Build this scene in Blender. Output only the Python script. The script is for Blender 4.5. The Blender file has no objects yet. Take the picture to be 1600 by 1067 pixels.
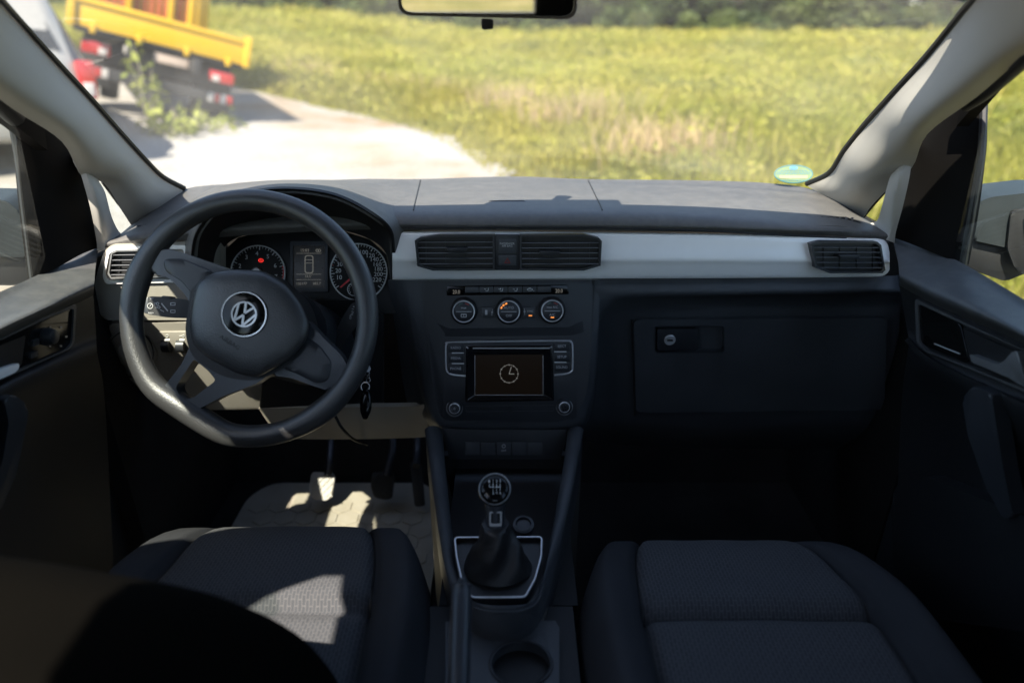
import bpy, bmesh, math, random
import numpy as np
from mathutils import Vector as V, Matrix

random.seed(7)
rng = np.random.default_rng(7)
scene = bpy.context.scene
COL = scene.collection
R = math.radians

# ------------------------------------------------------------------ camera, light, exposure
EYE = 1.45                       # height of the camera above the gravel
PITCH = R(25.0)
FPX = 1600 * 24.0 / 36.0         # focal length in pixels of the 1600 px wide photograph
CAM = V((0, 0, EYE))
CP, SP = math.cos(PITCH), math.sin(PITCH)
cam_data = bpy.data.cameras.new('camera')
cam_data.lens = 24.0
cam_data.sensor_width = 36.0
cam_data.clip_start = 0.02
cam_data.clip_end = 900
cam_data.dof.use_dof = True
cam_data.dof.focus_distance = 1.12
cam_data.dof.aperture_fstop = 2.0
cam = bpy.data.objects.new('camera', cam_data)
cam.location = CAM
cam.rotation_euler = (math.pi / 2 - PITCH, 0, 0)
COL.objects.link(cam)
scene.camera = cam

SUN_TRAVEL = V((0.32, 0.62, -1.0)).normalized()
to_sun = -SUN_TRAVEL
sun_elev = math.asin(to_sun.z)
sun_rot = math.atan2(to_sun.x, to_sun.y)
world = bpy.data.worlds.new('World')
scene.world = world
world.use_nodes = True
wn = world.node_tree
sky = wn.nodes.new('ShaderNodeTexSky')
sky.sky_type = 'NISHITA'
sky.sun_disc = False
sky.sun_elevation = sun_elev
sky.sun_rotation = sun_rot % (2 * math.pi)
sky.dust_density = 1.0
wn.links.new(sky.outputs[0], wn.nodes['Background'].inputs[0])
wn.nodes['Background'].inputs[1].default_value = 0.11
sun_data = bpy.data.lights.new('sun', 'SUN')
sun_data.energy = 5.0
sun_data.angle = R(0.5)
sun_data.color = (1.0, 0.915, 0.79)
sun = bpy.data.objects.new('sun', sun_data)
sun.rotation_euler = SUN_TRAVEL.to_track_quat('-Z', 'Y').to_euler()
sun.location = (-8, -14, 22)
COL.objects.link(sun)
scene.view_settings.view_transform = 'Standard'
scene.view_settings.look = 'None'
scene.view_settings.exposure = 1.75
scene.view_settings.gamma = 1.0
scene.view_settings.use_curve_mapping = False
scene.cycles.max_bounces = 12
scene.cycles.transparent_max_bounces = 24
scene.cycles.caustics_reflective = False
scene.cycles.caustics_refractive = False

# ------------------------------------------------------------------ geometry helpers
def ray(px, py):
    u = (px - 800) / FPX
    v = (533.5 - py) / FPX
    return V((u, CP + v * SP, -SP + v * CP))

def P(px, py, Y):
    d = ray(px, py)
    return CAM + d * (Y / d.y)

def PX(px, py, X):
    d = ray(px, py)
    return CAM + d * (X / d.x)

def PZ(px, py, Z):               # Z relative to the camera height
    d = ray(px, py)
    return CAM + d * (Z / d.z)

class Frame:
    """a plane in the car that flat-fronted things are set out on"""
    def __init__(s, o, n, up=(0, 0, 1)):
        s.o = V(o); s.n = V(n).normalized()
        up = V(up)
        s.ex = up.cross(s.n).normalized()
        s.ey = s.n.cross(s.ex).normalized()
    def p(s, px, py, h=0.0):
        d = ray(px, py)
        t = (s.o + s.n * h - CAM).dot(s.n) / d.dot(s.n)
        return CAM + d * t
    def mpp(s, px, py):          # metres per photo pixel at this spot
        return (s.p(px + 1, py) - s.p(px, py)).length

def lerp(a, b, t):
    return a + (b - a) * t

def cr(pts, n, closed=False):
    """Catmull-Rom through pts, n steps per span"""
    if n <= 1:
        return [V(p) for p in pts]
    out = []
    m = len(pts)
    spans = m if closed else m - 1
    for i in range(spans):
        if closed:
            p0, p1, p2, p3 = pts[(i - 1) % m], pts[i], pts[(i + 1) % m], pts[(i + 2) % m]
        else:
            p1, p2 = pts[i], pts[i + 1]
            p0 = pts[i - 1] if i > 0 else p1 * 2 - p2
            p3 = pts[i + 2] if i + 2 < m else p2 * 2 - p1
        for k in range(n):
            t = k / n
            out.append(0.5 * ((2 * p1) + (p2 - p0) * t + (2 * p0 - 5 * p1 + 4 * p2 - p3) * t * t
                              + (3 * p1 - p0 - 3 * p2 + p3) * t ** 3))
    if not closed:
        out.append(V(pts[-1]))
    return out

def rnd(pts, r, n=4):
    """round the corners of a 2-D outline (list of (x, y))"""
    out = []
    m = len(pts)
    for i in range(m):
        a, b, c = V((*pts[i - 1],)), V((*pts[i],)), V((*pts[(i + 1) % m],))
        ra = min(r, (a - b).length * .45); rc = min(r, (c - b).length * .45)
        p = b + (a - b).normalized() * ra
        q = b + (c - b).normalized() * rc
        for k in range(n + 1):
            t = k / n
            w = p * (1 - t) ** 2 + b * 2 * t * (1 - t) + q * t * t
            out.append((w.x, w.y))
    return out

def rect(x0, y0, x1, y1):
    return [(x0, y0), (x1, y0), (x1, y1), (x0, y1)]

def circ(cx, cy, r, n=40, ry=None):
    ry = ry or r
    return [(cx + r * math.cos(2 * math.pi * k / n), cy + ry * math.sin(2 * math.pi * k / n)) for k in range(n)]

def add_prism(bm, front, back, bevel=0.0, segs=2):
    vf = [bm.verts.new(p) for p in front]
    vb = [bm.verts.new(p) for p in back]
    n = len(vf)
    f = bm.faces.new(vf)
    fb = bm.faces.new(list(reversed(vb)))
    for i in range(n):
        j = (i + 1) % n
        bm.faces.new((vf[j], vf[i], vb[i], vb[j]))
    if bevel > 0:
        bmesh.ops.bevel(bm, geom=list(f.edges), offset=bevel, segments=segs, affect='EDGES', profile=.6, clamp_overlap=True)
    bmesh.ops.recalc_face_normals(bm, faces=bm.faces)

def prism(fr, pts, h0, h1, bevel=0.0, segs=2, bm=None):
    bm = bm or bmesh.new()
    front = [fr.p(x, y, h1) for x, y in pts]
    back = [p - fr.n * (h1 - h0) for p in front]
    add_prism(bm, front, back, bevel, segs)
    return bm

def ring(fr, outer, inner, h0, h1, hin=None, bm=None):
    """a frame: outer and inner outline with equal counts"""
    bm = bm or bmesh.new()
    hin = h0 if hin is None else hin
    n = len(outer)
    of = [fr.p(x, y, h1) for x, y in outer]
    inf = [fr.p(x, y, h1) for x, y in inner]
    ob = [p - fr.n * (h1 - h0) for p in of]
    ib = [p - fr.n * (h1 - hin) for p in inf]
    L = [[bm.verts.new(p) for p in l] for l in (ob, of, inf, ib)]
    for a, b in ((0, 1), (1, 2), (2, 3), (3, 0)):
        for i in range(n):
            j = (i + 1) % n
            bm.faces.new((L[a][i], L[a][j], L[b][j], L[b][i]))
    bmesh.ops.recalc_face_normals(bm, faces=bm.faces)
    return bm

def dome(fr, pts, steps, bm=None):
    """outline shrunk towards its centre in steps of (scale, height)"""
    bm = bm or bmesh.new()
    cx = sum(p[0] for p in pts) / len(pts); cy = sum(p[1] for p in pts) / len(pts)
    rows = []
    for sc, h in steps:
        rows.append([bm.verts.new(fr.p(cx + (x - cx) * sc, cy + (y - cy) * sc, h)) for x, y in pts])
    n = len(pts)
    for a, b in zip(rows, rows[1:]):
        for i in range(n):
            j = (i + 1) % n
            bm.faces.new((a[i], a[j], b[j], b[i]))
    bm.faces.new(rows[-1])
    bm.faces.new(list(reversed(rows[0])))
    bmesh.ops.recalc_face_normals(bm, faces=bm.faces)
    return bm

def lathe(fr, px, py, prof, n=32, bm=None, h=0.0):
    """profile of (radius m, height m) turned about the plane normal"""
    bm = bm or bmesh.new()
    top = max(q[1] for q in prof)
    c = fr.p(px, py, h + top) - fr.n * top
    rows = []
    for r, hh in prof:
        rows.append([bm.verts.new(c + fr.ex * (r * math.cos(2 * math.pi * k / n)) + fr.ey * (r * math.sin(2 * math.pi * k / n)) + fr.n * hh) for k in range(n)])
    for a, b in zip(rows, rows[1:]):
        for i in range(n):
            j = (i + 1) % n
            bm.faces.new((a[i], a[j], b[j], b[i]))
    bm.faces.new(rows[-1]); bm.faces.new(list(reversed(rows[0])))
    bmesh.ops.recalc_face_normals(bm, faces=bm.faces)
    return bm

def loft(rows, nu=4, nv=4, thick=0.004, bm=None, toward=None):
    """smooth sheet with a back through rows of points"""
    bm = bm or bmesh.new()
    rr = [cr(r, nu) for r in rows]
    cols = list(zip(*rr))
    cc = [cr(list(c), nv) for c in cols]
    g = list(zip(*cc))
    vs = [[bm.verts.new(p) for p in r] for r in g]
    faces = []
    for a, b in zip(vs, vs[1:]):
        for i in range(len(a) - 1):
            faces.append(bm.faces.new((a[i], a[i + 1], b[i + 1], b[i])))
    bm.normal_update()
    acc = 0
    tgt = CAM if toward is None else V(toward)
    for f in faces:
        acc += f.normal.dot(tgt - f.calc_center_median()) * f.calc_area()
    if acc < 0:
        bmesh.ops.reverse_faces(bm, faces=faces)
        bm.normal_update()
    if thick:
        off = {}
        for r in vs:
            for v in r:
                off[v] = v.co - v.normal * thick
        dup = {v: bm.verts.new(c) for v, c in off.items()}
        for f in faces:
            bm.faces.new([dup[v] for v in reversed(f.verts)])
        for e in [e for e in bm.edges if e.is_boundary and e.verts[0] in dup and e.verts[1] in dup]:
            a, b = e.verts
            f0 = e.link_faces[0]
            vl = list(f0.verts)
            ia = vl.index(a)
            if vl[(ia + 1) % len(vl)] == b:
                bm.faces.new((b, a, dup[a], dup[b]))
            else:
                bm.faces.new((a, b, dup[b], dup[a]))
    return bm

def tube(path, rad, n=10, closed=False, bm=None, flat=None):
    """round bar along a path; flat=(axis, factor) squashes it along an axis"""
    bm = bm or bmesh.new()
    m = len(path)
    rads = rad if isinstance(rad, (list, tuple)) else [rad] * m
    rows = []
    prev = None
    for i in range(m):
        a = path[i - 1] if (i > 0 or closed) else path[i]
        b = path[(i + 1) % m] if (i + 1 < m or closed) else path[i]
        t = (b - a).normalized()
        if prev is None:
            up = V((0, 0, 1)) if abs(t.z) < .9 else V((0, 1, 0))
            x = up.cross(t).normalized()
        else:
            x = (prev - t * prev.dot(t)).normalized()
        prev = x
        y = t.cross(x)
        row = []
        for k in range(n):
            an = 2 * math.pi * k / n
            o = x * (rads[i] * math.cos(an)) + y * (rads[i] * math.sin(an))
            if flat:
                ax = V(flat[0]).normalized()
                o = o - ax * o.dot(ax) * (1 - flat[1])
            row.append(bm.verts.new(path[i] + o))
        rows.append(row)
    prs = list(zip(rows, rows[1:])) + ([(rows[-1], rows[0])] if closed else [])
    for a, b in prs:
        for i in range(n):
            j = (i + 1) % n
            bm.faces.new((a[i], a[j], b[j], b[i]))
    if not closed:
        bm.faces.new(rows[-1]); bm.faces.new(list(reversed(rows[0])))
    bmesh.ops.recalc_face_normals(bm, faces=bm.faces)
    return bm

def box(bm, c, s, rot=None, bevel=0.0):
    m = Matrix.Diagonal((s[0], s[1], s[2], 1))
    if rot is not None:
        m = rot.to_4x4() @ m
    m = Matrix.Translation(V(c)) @ m
    g = bmesh.ops.create_cube(bm, size=1, matrix=m)
    if bevel:
        es = list({e for v in g['verts'] for e in v.link_edges})
        bmesh.ops.bevel(bm, geom=es, offset=bevel, segments=2, affect='EDGES', profile=.6)
    return bm

def rings_mesh(rings_, cap=True, bm=None):
    bm = bm or bmesh.new()
    rows = [[bm.verts.new(p) for p in r] for r in rings_]
    n = len(rows[0])
    for a, b in zip(rows, rows[1:]):
        for i in range(n):
            j = (i + 1) % n
            bm.faces.new((a[i], a[j], b[j], b[i]))
    if cap:
        bm.faces.new(rows[-1]); bm.faces.new(list(reversed(rows[0])))
    bmesh.ops.recalc_face_normals(bm, faces=bm.faces)
    return bm

# ------------------------------------------------------------------ object helpers
ORG = {}

def thing(name, label, cat, loc, group=None, rot=None):
    o = bpy.data.objects.new(name, None)
    o.empty_display_size = .05
    COL.objects.link(o)
    o.location = loc
    if rot is not None:
        o.rotation_euler = rot
    o['label'] = label; o['category'] = cat
    if group:
        o['group'] = group
    ORG[o.name] = V(loc)
    return o

def obj(name, bm, mat, parent=None, smooth=True, angle=38, local=False, label=None, kind=None):
    me = bpy.data.meshes.new(name)
    org = ORG[parent.name] if (parent is not None and not local) else V((0, 0, 0))
    if isinstance(bm, bpy.types.Mesh):
        me = bm
        if org.length:
            me.transform(Matrix.Translation(-org))
    else:
        if org.length:
            bmesh.ops.translate(bm, verts=bm.verts, vec=-org)
        bm.to_mesh(me); bm.free()
    if smooth and len(me.polygons):
        me.polygons.foreach_set('use_smooth', [True] * len(me.polygons))
        me.set_sharp_from_angle(angle=R(angle))
    me.materials.clear()
    me.materials.append(mat)
    o = bpy.data.objects.new(name, me)
    COL.objects.link(o)
    if parent is not None:
        o.parent = parent
        ORG[o.name] = V(org) if not local else V((0, 0, 0))
    if label:
        o['label'] = label
    if kind:
        o['kind'] = kind
    return o

def dup(o, off, parent=None):
    c = o.copy(); COL.objects.link(c)
    c.location = o.location + V(off)
    if parent is not None:
        c.parent = parent
    ORG[c.name] = V(ORG.get(o.name, V((0, 0, 0))))
    return c

def copy_tree(o, parent=None):
    c = o.copy(); COL.objects.link(c)
    if parent is not None:
        c.parent = parent
    for ch in list(o.children):
        copy_tree(ch, c)
    return c

def text_bm(s, fr, px, py, h, size_px, rot=0.0, bm=None, ext=0.0002, sx=1.0):
    """flat lettering standing on a plane, centred on a spot"""
    bm = bm or bmesh.new()
    cu = bpy.data.curves.new('lettering', 'FONT')
    cu.body = s; cu.align_x = 'CENTER'; cu.align_y = 'CENTER'
    cu.size = size_px * fr.mpp(px, py)
    cu.extrude = ext
    cu.resolution_u = 2
    o = bpy.data.objects.new('lettering', cu)
    me = bpy.data.meshes.new_from_object(o)
    c = fr.p(px, py, h)
    M = Matrix((( fr.ex.x, fr.ey.x, fr.n.x, c.x), (fr.ex.y, fr.ey.y, fr.n.y, c.y), (fr.ex.z, fr.ey.z, fr.n.z, c.z), (0, 0, 0, 1)))
    me.transform(M @ Matrix.Rotation(R(rot), 4, 'Z') @ Matrix.Diagonal((sx, 1, 1, 1)))
    bm.from_mesh(me)
    bpy.data.objects.remove(o); bpy.data.curves.remove(cu); bpy.data.meshes.remove(me)
    return bm

def stroke(bm, fr, a, b, w, h0, h1):
    """a straight bar of width w (px) from a to b (px)"""
    d = (V(b) - V(a)); n = V((-d.y, d.x)).normalized() * (w / 2)
    q = [(a[0] + n.x, a[1] + n.y), (b[0] + n.x, b[1] + n.y), (b[0] - n.x, b[1] - n.y), (a[0] - n.x, a[1] - n.y)]
    return prism(fr, q, h0, h1, bm=bm)

# ------------------------------------------------------------------ materials
def new_mat(name):
    m = bpy.data.materials.new(name)
    m.use_nodes = True
    return m, m.node_tree.nodes, m.node_tree.links, m.node_tree.nodes['Principled BSDF']

def tex_noise(n, l, scale, detail=2.0, coord='Object', rough=.5):
    tc = n.new('ShaderNodeTexCoord')
    t = n.new('ShaderNodeTexNoise')
    t.inputs['Scale'].default_value = scale
    t.inputs['Detail'].default_value = detail
    t.inputs['Roughness'].default_value = rough
    l.new(tc.outputs[coord], t.inputs['Vector'])
    return t

def ramp(n, l, src, stops):
    r = n.new('ShaderNodeValToRGB')
    e = r.color_ramp.elements
    while len(e) < len(stops):
        e.new(.5)
    for k, (p, c) in enumerate(stops):
        e[k].position = p
        e[k].color = (*c, 1)
    l.new(src, r.inputs[0])
    return r

def plastic(name, c, rough=.5, grain=0.25, scale=650, var=.25, spec=.5, dust=0.0, dustc=(.30, .28, .25)):
    m, n, l, b = new_mat(name)
    b.inputs['Roughness'].default_value = rough
    b.inputs['Specular IOR Level'].default_value = spec
    big = tex_noise(n, l, 9, 4)
    r = ramp(n, l, big.outputs[0], [(.3, tuple(x * (1 - var) for x in c)), (.7, tuple(x * (1 + var) for x in c))])
    src = r.outputs[0]
    if dust:
        d = tex_noise(n, l, 38, 8, rough=.75)
        dr = ramp(n, l, d.outputs[0], [(.42, (0, 0, 0)), (.75, (dust,) * 3)])
        mx = n.new('ShaderNodeMix'); mx.data_type = 'RGBA'
        l.new(dr.outputs[0], mx.inputs[0]); l.new(src, mx.inputs[6]); mx.inputs[7].default_value = (*dustc, 1)
        src = mx.outputs[2]
    l.new(src, b.inputs['Base Color'])
    rr = n.new('ShaderNodeMapRange')
    rr.inputs[3].default_value = rough - .07; rr.inputs[4].default_value = rough + .09
    l.new(big.outputs[0], rr.inputs[0]); l.new(rr.outputs[0], b.inputs['Roughness'])
    if grain:
        g = tex_noise(n, l, scale, 2)
        bp = n.new('ShaderNodeBump'); bp.inputs['Strength'].default_value = grain
        bp.inputs['Distance'].default_value = .0009
        l.new(g.outputs[0], bp.inputs['Height']); l.new(bp.outputs[0], b.inputs['Normal'])
    return m

def simple(name, c, rough=.5, metal=0.0, emit=0.0, spec=.5, coat=0.0, var=.08):
    m, n, l, b = new_mat(name)
    t = tex_noise(n, l, 45, 3)
    r = ramp(n, l, t.outputs[0], [(.3, tuple(x * (1 - var) for x in c)), (.7, tuple(min(1, x * (1 + var)) for x in c))])
    l.new(r.outputs[0], b.inputs['Base Color'])
    b.inputs['Roughness'].default_value = rough
    b.inputs['Metallic'].default_value = metal
    b.inputs['Specular IOR Level'].default_value = spec
    b.inputs['Coat Weight'].default_value = coat
    if emit:
        b.inputs['Emission Color'].default_value = (*c, 1)
        b.inputs['Emission Strength'].default_value = emit
    return m

def glass_mat(name, tint=(.93, .96, .94), refl=.05, dust=0.02):
    """thin pane: clear, a weak mirror, a little dust"""
    m, n, l, b = new_mat(name)
    n.remove(b)
    out = n['Material Output']
    tr = n.new('ShaderNodeBsdfTransparent'); tr.inputs[0].default_value = (*tint, 1)
    gl = n.new('ShaderNodeBsdfGlossy'); gl.inputs['Roughness'].default_value = .02
    lw = n.new('ShaderNodeLayerWeight'); lw.inputs['Blend'].default_value = .5
    pw = n.new('ShaderNodeMath'); pw.operation = 'POWER'; pw.inputs[1].default_value = 5
    l.new(lw.outputs['Facing'], pw.inputs[0])
    mr = n.new('ShaderNodeMapRange'); mr.inputs[3].default_value = refl; mr.inputs[4].default_value = .8
    l.new(pw.outputs[0], mr.inputs[0])
    m1 = n.new('ShaderNodeMixShader'); l.new(mr.outputs[0], m1.inputs[0]); l.new(tr.outputs[0], m1.inputs[1]); l.new(gl.outputs[0], m1.inputs[2])
    df = n.new('ShaderNodeBsdfTranslucent'); df.inputs[0].default_value = (.80, .76, .68, 1)
    t1 = tex_noise(n, l, 5, 3)
    t2 = tex_noise(n, l, 330, 2)
    a = ramp(n, l, t1.outputs[0], [(.35, (dust * .4,) * 3), (.7, (dust * 1.5,) * 3)])
    s = ramp(n, l, t2.outputs[0], [(.70, (0, 0, 0)), (.78, (.22,) * 3)])
    ad = n.new('ShaderNodeMath'); ad.operation = 'MULTIPLY_ADD'
    l.new(s.outputs[0], ad.inputs[0]); ad.inputs[1].default_value = dust * 8; l.new(a.outputs[0], ad.inputs[2])
    m2 = n.new('ShaderNodeMixShader'); l.new(ad.outputs[0], m2.inputs[0]); l.new(m1.outputs[0], m2.inputs[1]); l.new(df.outputs[0], m2.inputs[2])
    l.new(m2.outputs[0], out.inputs[0])
    return m

def fabric_pattern(name):
    m, n, l, b = new_mat(name)
    b.inputs['Roughness'].default_value = .92
    b.inputs['Sheen Weight'].default_value = .03
    tc = n.new('ShaderNodeTexCoord')
    mp = n.new('ShaderNodeMapping'); mp.inputs['Rotation'].default_value = (0, 0, R(90))
    mp.inputs['Scale'].default_value = (1, 1, 1)
    l.new(tc.outputs['Object'], mp.inputs[0])
    ds = tex_noise(n, l, 90, 2)
    mxv = n.new('ShaderNodeMix'); mxv.data_type = 'RGBA'; mxv.inputs[0].default_value = .0025
    l.new(mp.outputs[0], mxv.inputs[6]); l.new(ds.outputs['Color'], mxv.inputs[7])
    br = n.new('ShaderNodeTexBrick')
    br.inputs['Scale'].default_value = 1
    br.inputs['Brick Width'].default_value = .0100; br.inputs['Row Height'].default_value = .0048
    br.inputs['Mortar Size'].default_value = .0008; br.inputs['Mortar Smooth'].default_value = .6
    br.inputs['Color1'].default_value = (.033, .035, .041, 1); br.inputs['Color2'].default_value = (.040, .042, .048, 1)
    br.inputs['Mortar'].default_value = (.070, .070, .074, 1)
    l.new(mxv.outputs[2], br.inputs['Vector'])
    l.new(br.outputs[0], b.inputs['Base Color'])
    g = tex_noise(n, l, 900, 2)
    ad = n.new('ShaderNodeMath'); ad.operation = 'MULTIPLY_ADD'; ad.inputs[1].default_value = .5
    l.new(g.outputs[0], ad.inputs[0]); l.new(br.outputs['Fac'], ad.inputs[2])
    bp = n.new('ShaderNodeBump'); bp.inputs['Strength'].default_value = .5; bp.inputs['Distance'].default_value = .001
    l.new(ad.outputs[0], bp.inputs['Height']); l.new(bp.outputs[0], b.inputs['Normal'])
    return m

M = {}
M['pad'] = plastic('soft dash plastic', (.084, .082, .080), .5, .6, 560, .05, .4, dust=.16)
M['dash'] = plastic('grained dash plastic', (.046, .050, .056), .44, .6, 560, .15, .45)
M['panel'] = plastic('sunlit dash panel plastic', (.31, .285, .245), .55, .35, 620, .06, .4, dust=.15)  # pale copy of the dash plastic; sunlight on the left end is in the colour
M['stack'] = plastic('smooth charcoal plastic', (.024, .026, .030), .38, .10, 700, .12, .45)
M['black'] = plastic('matt black plastic', (.012, .012, .013), .5, .15, 700, .2, .4)
M['doorblack'] = plastic('satin black plastic', (.005, .0045, .004), .75, .06, 700, .2, .08)
M['leather'] = plastic('wheel rim leatherette', (.034, .034, .035), .37, .5, 480, .15, .7)
M['spoke'] = plastic('wheel spoke plastic', (.036, .039, .045), .34, .12, 700, .1, .55)
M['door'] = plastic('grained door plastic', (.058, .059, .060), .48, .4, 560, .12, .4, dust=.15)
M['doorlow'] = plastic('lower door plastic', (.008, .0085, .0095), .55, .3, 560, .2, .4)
M['pillar'] = plastic('pale grey pillar trim', (.43, .41, .37), .75, .12, 500, .04, .25)
M['silver'] = simple('brushed silver trim', (.88, .87, .855), .32, .12, 0, .5, 0, .012)
M['silverdark'] = simple('dull silver trim', (.30, .30, .30), .4, .7)
M['chrome'] = simple('chrome', (.80, .79, .77), .20, .72)
M['satin'] = simple('satin chrome', (.62, .62, .63), .34, .6)
M['gloss'] = simple('piano black', (.006, .006, .006), .12, 0, 0, .28)
M['white'] = simple('white print', (.68, .68, .66), .6)
M['grey'] = simple('grey print', (.46, .46, .46), .6)
M['darkprint'] = simple('dark print', (.012, .012, .012), .6)
M['redprint'] = simple('red print', (.55, .03, .03), .5)
M['redlamp'] = simple('red warning lamp', (1.0, .03, .02), .4, 0, .32)
M['orangelamp'] = simple('orange lamp', (1.0, .30, .06), .4, 0, .35)
M['display'] = simple('dim display', (.010, .009, .008), .5, 0, 0, .2)
M['screen'] = simple('dim navigation screen', (.010, .0065, .004), .16, 0, .10, .15)
M['screenprint'] = simple('lit screen print', (.42, .38, .32), .5, 0, .10)
M['boot'] = plastic('black leatherette', (.014, .014, .015), .42, .5, 300, .2, .5)
M['carpet'] = plastic('dark carpet', (.014, .013, .012), .95, .9, 500, .3, .1)
M['mat'] = plastic('dusty rubber mat', (.27, .24, .19), .8, .6, 300, .15, .2, dust=.5)
M['pedal'] = plastic('sunlit pedal rubber', (.38, .36, .33), .7, .3, 400, .2, .3)  # pale copy of the pedal rubber; sun on the clutch pedal painted in
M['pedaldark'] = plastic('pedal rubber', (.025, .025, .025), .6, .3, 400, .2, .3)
M['steel'] = simple('painted steel', (.06, .06, .065), .4, .6)
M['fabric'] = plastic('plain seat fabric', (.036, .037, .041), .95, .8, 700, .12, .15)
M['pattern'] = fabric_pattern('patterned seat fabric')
M['backfab'] = plastic('shaded seat back fabric', (.0026, .0023, .0018), .95, .8, 700, .12, .03)  # far darker than real fabric; lack of sun is put into the colour
M['roof'] = plastic('grey headlining', (.12, .118, .112), .9, .3, 400, .05, .1)
M['glass'] = glass_mat('windscreen glass', (.94, .965, .945), .055, .06)
M['sideglass'] = glass_mat('side window glass', (.90, .93, .91), .02, .006)
M['mirror'] = simple('mirror glass', (.85, .86, .86), .02, 1.0)
M['slat'] = plastic('vent slat plastic', (.085, .09, .10), .32, .05, 700, .1, .6)
M['knobblack'] = simple('satin knob black', (.012, .012, .013), .25)
M['rubber'] = simple('rubber seal', (.010, .010, .010), .5)
M['bodypaint'] = simple('grey green car paint', (.021, .026, .029), .5, 0, 0, .3, 0)
# ------------------------------------------------------------------ the ground outside
def sp(x, k=1.2):
    return np.log1p(np.exp(np.clip(x * k, -40, 40))) / k

def gz(x, y):
    x = np.asarray(x, float); y = np.asarray(y, float)
    bank = .14 * sp(-(x + 2.4)) * np.clip((y - 3) / 6, 0, 1)
    bank = 1.6 * np.tanh(bank / 1.6)
    far = .012 * np.clip(y - 14, 0, 60)
    bump = .03 * np.sin(x * 1.3 + .4 * y) * np.sin(y * .9) * np.clip((np.hypot(x, y) - 3) / 6, 0, 1)
    return bank + far + bump

def PG(px, py):
    """where the view ray meets the ground"""
    d = ray(px, py); t = 1.0
    for _ in range(4000):
        p = CAM + d * t
        if p.z <= float(gz(p.x, p.y)):
            break
        t += .02
    return p

def grid_mesh(xs, ys, dz=0.0):
    X, Y = np.meshgrid(xs, ys)
    Z = gz(X, Y) + dz
    vs = np.stack([X.ravel(), Y.ravel(), Z.ravel()], 1)
    nx, ny = len(xs), len(ys)
    i = np.arange(nx - 1)[None, :] + nx * np.arange(ny - 1)[:, None]
    i = i.ravel()
    fs = np.stack([i, i + 1, i + 1 + nx, i + nx], 1)
    me = bpy.data.meshes.new('ground')
    me.from_pydata(vs.tolist(), [], fs.tolist())
    return me

def field_mat():
    m, n, l, b = new_mat('meadow ground')
    b.inputs['Roughness'].default_value = .95; b.inputs['Specular IOR Level'].default_value = .1
    t = tex_noise(n, l, .55, 5)
    r = ramp(n, l, t.outputs[0], [(.35, (.10, .095, .022)), (.55, (.14, .12, .035)), (.72, (.19, .15, .065))])
    l.new(r.outputs[0], b.inputs['Base Color'])
    return m

def gravel_mat():
    m, n, l, b = new_mat('pale gravel')
    b.inputs['Roughness'].default_value = .95; b.inputs['Specular IOR Level'].default_value = .15
    t = tex_noise(n, l, .42, 6, rough=.62)
    r = ramp(n, l, t.outputs[0], [(.33, (.22, .15, .085)), (.45, (.265, .238, .205)), (.56, (.285, .275, .262)), (.75, (.31, .302, .29))])
    f = tex_noise(n, l, 26, 5)
    fr_ = ramp(n, l, f.outputs[0], [(.3, (.74, .72, .70)), (.6, (1, 1, 1))])
    mx = n.new('ShaderNodeMix'); mx.data_type = 'RGBA'; mx.blend_type = 'MULTIPLY'; mx.inputs[0].default_value = 1
    l.new(r.outputs[0], mx.inputs[6]); l.new(fr_.outputs[0], mx.inputs[7])
    l.new(mx.outputs[2], b.inputs['Base Color'])
    bp = n.new('ShaderNodeBump'); bp.inputs['Strength'].default_value = .5; bp.inputs['Distance'].default_value = .03
    l.new(f.outputs[0], bp.inputs['Height']); l.new(bp.outputs[0], b.inputs['Normal'])
    return m

xs = np.concatenate([np.linspace(-320, -40, 12), np.arange(-36, 44, .5), np.linspace(46, 320, 12)])
ys = np.concatenate([np.linspace(-200, -8, 10), np.arange(-6, 40, .5), np.arange(40, 90, 2.5), np.linspace(95, 500, 14)])
fld = obj('field', grid_mesh(xs, ys), field_mat(), angle=180); fld['kind'] = 'structure'

# right edge of the gravel, from beside the car to behind the truck
EDGE = [(1.5, -8), (1.5, -2), (1.35, 2), (.95, 4.5), (.35, 6.2), (-.02, 7.2), (-.28, 7.9), (-.52, 8.6), (-.95, 9.7), (-1.5, 10.6), (-2.35, 11.6), (-3.4, 12.3), (-4.6, 12.9), (-6.5, 13.6), (-9, 14.4), (-16, 16)]
def edge_x(y):
    """x of the gravel edge for a given y (used to keep grass off it)"""
    ex = [e[0] for e in EDGE]; ey = [e[1] for e in EDGE]
    return np.interp(y, ey, ex)
bm = bmesh.new()
pts = cr([V((x, y, 0)) for x, y in EDGE], 24)
prev = None
for k, p in enumerate(pts):
    nr = (pts[min(k + 1, len(pts) - 1)] - pts[max(k - 1, 0)]).normalized()
    side = V((nr.y, -nr.x, 0))
    j = .07 * math.sin(k * .21) + .05 * math.sin(k * .47 + 1) + rng.uniform(-.02, .02)
    p2 = p + side * j
    row = []
    for q in range(61):
        w = q / 60
        far = V((-16, min(p.y, 16), 0))
        pt = p2.lerp(far, w ** 1.2)
        row.append(bm.verts.new((pt.x, pt.y, float(gz(pt.x, pt.y)) + .025)))
    if prev:
        for a in range(60):
            bm.faces.new((prev[a], row[a], row[a + 1], prev[a + 1]))
    prev = row
bmesh.ops.recalc_face_normals(bm, faces=bm.faces)
bm.normal_update()
if sum(f.normal.z for f in bm.faces) < 0:
    bmesh.ops.reverse_faces(bm, faces=bm.faces)
trk = obj('track', bm, gravel_mat(), angle=180); trk['kind'] = 'structure'

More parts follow.
